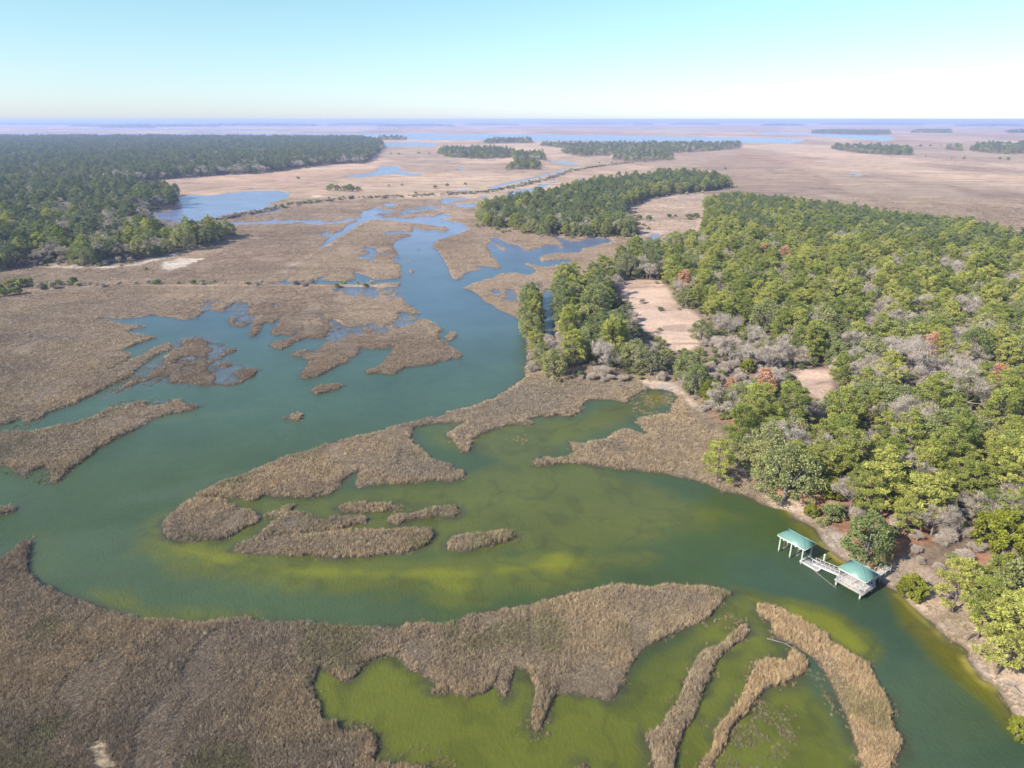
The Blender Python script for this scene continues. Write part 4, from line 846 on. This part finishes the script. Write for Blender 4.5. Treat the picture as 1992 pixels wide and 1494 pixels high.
def rail(parent, x0, x1, y0, y1, z, n):
    r_ = MB(); ax = x1 - x0 > y1 - y0
    r_.box(x0, x1, y0, y1, z + .9, z + .98).box(x0, x1, y0, y1, z + .5, z + .56) if ax else r_.box(x0, x1, y0, y1, z + .9, z + .98).box(x0, x1, y0, y1, z + .5, z + .56)
    for i in range(n):
        t = i / (n - 1)
        if ax: x = x0 + (x1 - x0 - .06) * t; r_.box(x, x + .06, y0 + .005, y1 - .005, z, z + .9)
        else: y = y0 + (y1 - y0 - .06) * t; r_.box(x0 + .005, x1 - .005, y, y + .06, z, z + .9)
    r_.build('railing', RAIL, parent)
rail(pv_, 12.8, 18.1, .02, .09, 1.39, 7); rail(pv_, 18.0, 18.07, .2, 3.5, 1.39, 4); rail(pv_, 12.9, 15.9, 3.52, 3.59, 1.39, 4)
m = MB().box(13.3, 17.4, -.28, .0, 1.78, 1.85).box(13.5, 13.6, -.25, -.05, 1.40, 1.77).box(17.1, 17.2, -.25, -.05, 1.40, 1.77); m.build('bench', WOOD, pv_)
# walkway to the bank
wk = empty('shore_walkway', O_, RZ); tag(wk, 'short plank walkway leading from the pavilion onto the bank', 'walkway')
m = MB()
for i in range(36): m.box(15.75, 17.05, 3.76 + i * .2, 3.76 + i * .2 + .18, 1.35 + i * .008, 1.40 + i * .008)
m.build('deck', WOOD, wk)
for x in (15.72, 17.03):
    r_ = MB(); [r_.box(x, x + .06, 3.8 + i * 1.7, 3.86 + i * 1.7, -.6, 2.3 + i * .07) for i in range(5)]
    for i in range(4): r_.box(x + .01, x + .05, 3.87 + i * 1.7, 5.49 + i * 1.7, 2.2 + i * .07, 2.28 + i * .07)
    r_.build('railing', RAIL, wk)
mp = empty('mooring_pile', O_, RZ); tag(mp, 'single mooring post standing in water behind the gangway', 'mooring post')
MB().tube((7.6, 4.4, -2.5), (7.6, 4.4, 1.75), .17, .16, 12).build('post', POST, mp); MB().tube((7.6, 4.4, 1.76), (7.6, 4.4, 1.95), .18, .03, 12).build('cap', TRIM, mp)
x0, y0 = G(1580, 1107); x1, y1 = G(1626, 1144)
tag(MB().tube((x0, y0, .03), (x1, y1, .0), .07, .05, 8).build('floating_pole', GREYBARK), 'long thin pole lying in the water below the gangway', 'pole')
# driftwood
DW = [(1198,750,1220,756,.16,'bleached log on the shore at the cove head'),(1255,768-30,1262,746,.1,'short bleached log behind the cove head'),(1880,1245,1905,1238,.12,'grey branch lying on the sandy bank below the pines'),(1950,1330,1985,1352,.14,'long grey fallen branch on the bank near the lower right corner'),
      (1492,1250-8,1560,1272,.10,'pale bent stalk bundle lying across the golden marsh strip'),(1630,842+40,1650,880,.14,'fallen grey trunk inside the right woods'),(1020,770,1032,768,.1,'small stick on the marsh point'),(1385,893,1396,896,.12,'short pale log on the brown marsh'),(1128,774,1150,778,.12,'pale drift branch at the marsh edge above the cove')]
for u0, v0, u1, v1, r0, lb in DW:
    x0, y0 = G(u0, v0, .6); x1, y1 = G(u1, v1, .6); z0, z1 = [float(q) for q in land_z(np.array([x0, x1]), np.array([y0, y1]))]; zz0 = max(z0, .1); zz1 = max(z1, .1)
    m = MB(); P0 = np.array([x0, y0, zz0 + .5]); P1 = np.array([x1, y1, zz1 + .55]); Mx = P0 * .5 + P1 * .5 + np.array([.2, .25, .25]); m.tube(P0, Mx, r0, r0 * .8, 8); m.tube(Mx, P1, r0 * .8, r0 * .35, 8); m.tube(Mx, Mx + (P1 - P0) * .25 + np.array([.5, .6, .6]), r0 * .5, r0 * .15, 6)
    tag(m.build('driftwood_log', GREYBARK), lb, 'driftwood', 'driftwood logs on the shores')
# ------------------------------------------------------------------ light, air, camera
sc = bpy.context.scene
SUN_EL, SUN_AZ = 36., 238.     # compass-like: degrees clockwise from +Y (view direction)
w = bpy.data.worlds.new('World'); sc.world = w; w.use_nodes = True; nt = w.node_tree
sky = nt.nodes.new('ShaderNodeTexSky'); sky.sky_type = 'NISHITA'; sky.sun_disc = False; sky.sun_elevation = R(SUN_EL); sky.sun_rotation = R(SUN_AZ)
sky.altitude = 0; sky.air_density = 1.0; sky.dust_density = .3; sky.ozone_density = 1.2
bg = nt.nodes['Background']; bg.inputs['Strength'].default_value = .107
tint_ = nt.nodes.new('ShaderNodeMix'); tint_.data_type = 'RGBA'; tint_.blend_type = 'MULTIPLY'; tint_.inputs[0].default_value = 1.; 
gz = nt.nodes.new('ShaderNodeNewGeometry'); sx = nt.nodes.new('ShaderNodeSeparateXYZ'); ab = nt.nodes.new('ShaderNodeMath'); ab.operation = 'ABSOLUTE'; rp = nt.nodes.new('ShaderNodeValToRGB')
nt.links.new(gz.outputs['Incoming'], sx.inputs[0]); nt.links.new(sx.outputs[2], ab.inputs[0]); nt.links.new(ab.outputs[0], rp.inputs[0])
for e_, (p_, c_) in zip([rp.color_ramp.elements[0], rp.color_ramp.elements.new(.06), rp.color_ramp.elements.new(.15), rp.color_ramp.elements[-1]], [(0, (.70, .82, 1.24)), (.06, (.73, .86, 1.0)), (.15, (.78, .96, .90)), (.42, (.95, 1.05, 1.35))]): e_.position = p_; e_.color = (*c_, 1)
nt.links.new(rp.outputs[0], tint_.inputs[7])
nt.links.new(sky.outputs[0], tint_.inputs[6]); nt.links.new(tint_.outputs[2], bg.inputs['Color'])
sd = bpy.data.lights.new('sun', 'SUN'); sd.energy = 5.0; sd.angle = R(.5); sd.color = (1, .95, .87)
so = bpy.data.objects.new('sun', sd); link(so)
az = R(SUN_AZ); el = R(SUN_EL); tosun = Vector((math.sin(az) * math.cos(el), math.cos(az) * math.cos(el), math.sin(el)))
so.rotation_euler = tosun.to_track_quat('Z', 'Y').to_euler(); so.location = (0, -50, 200)
# air
bb = (-135000, -400, -3.2, 135000, 91500, 84.)
V = [(x, y, z) for z in (bb[2], bb[5]) for y in (bb[1], bb[4]) for x in (bb[0], bb[3])]
me = new_mesh('haze', np.array(V), quads=[(0, 2, 3, 1), (4, 5, 7, 6), (0, 1, 5, 4), (2, 6, 7, 3), (0, 4, 6, 2), (1, 3, 7, 5)])
hm = bpy.data.materials.new('haze_air'); hm.use_nodes = True; hm.node_tree.nodes.remove(hm.node_tree.nodes['Principled BSDF'])
pv = hm.node_tree.nodes.new('ShaderNodeVolumePrincipled'); pv.inputs['Color'].default_value = (.54, .65, .98, 1); pv.inputs['Density'].default_value = 1.3e-4; pv.inputs['Anisotropy'].default_value = .1
hm.node_tree.links.new(pv.outputs[0], hm.node_tree.nodes['Material Output'].inputs['Volume'])
tag(obj('haze', me, hm), 'thin blue air over the whole marsh', None, None, 'stuff')
cam = bpy.data.cameras.new('camera'); co = bpy.data.objects.new('camera', cam); link(co); sc.camera = co
cam.sensor_width = 36; cam.lens = 36 * FPX / 1992; cam.clip_start = .5; cam.clip_end = 200000
co.location = (0, 0, HC); co.rotation_euler = (math.pi / 2 - PITCH, 0, 0)
sc.view_settings.view_transform = 'Standard'; sc.view_settings.look = 'None'; sc.view_settings.exposure = 0.78; sc.view_settings.gamma = 1
sc.render.engine = 'CYCLES'; sc.cycles.volume_bounces = 1; sc.cycles.transparent_max_bounces = 8
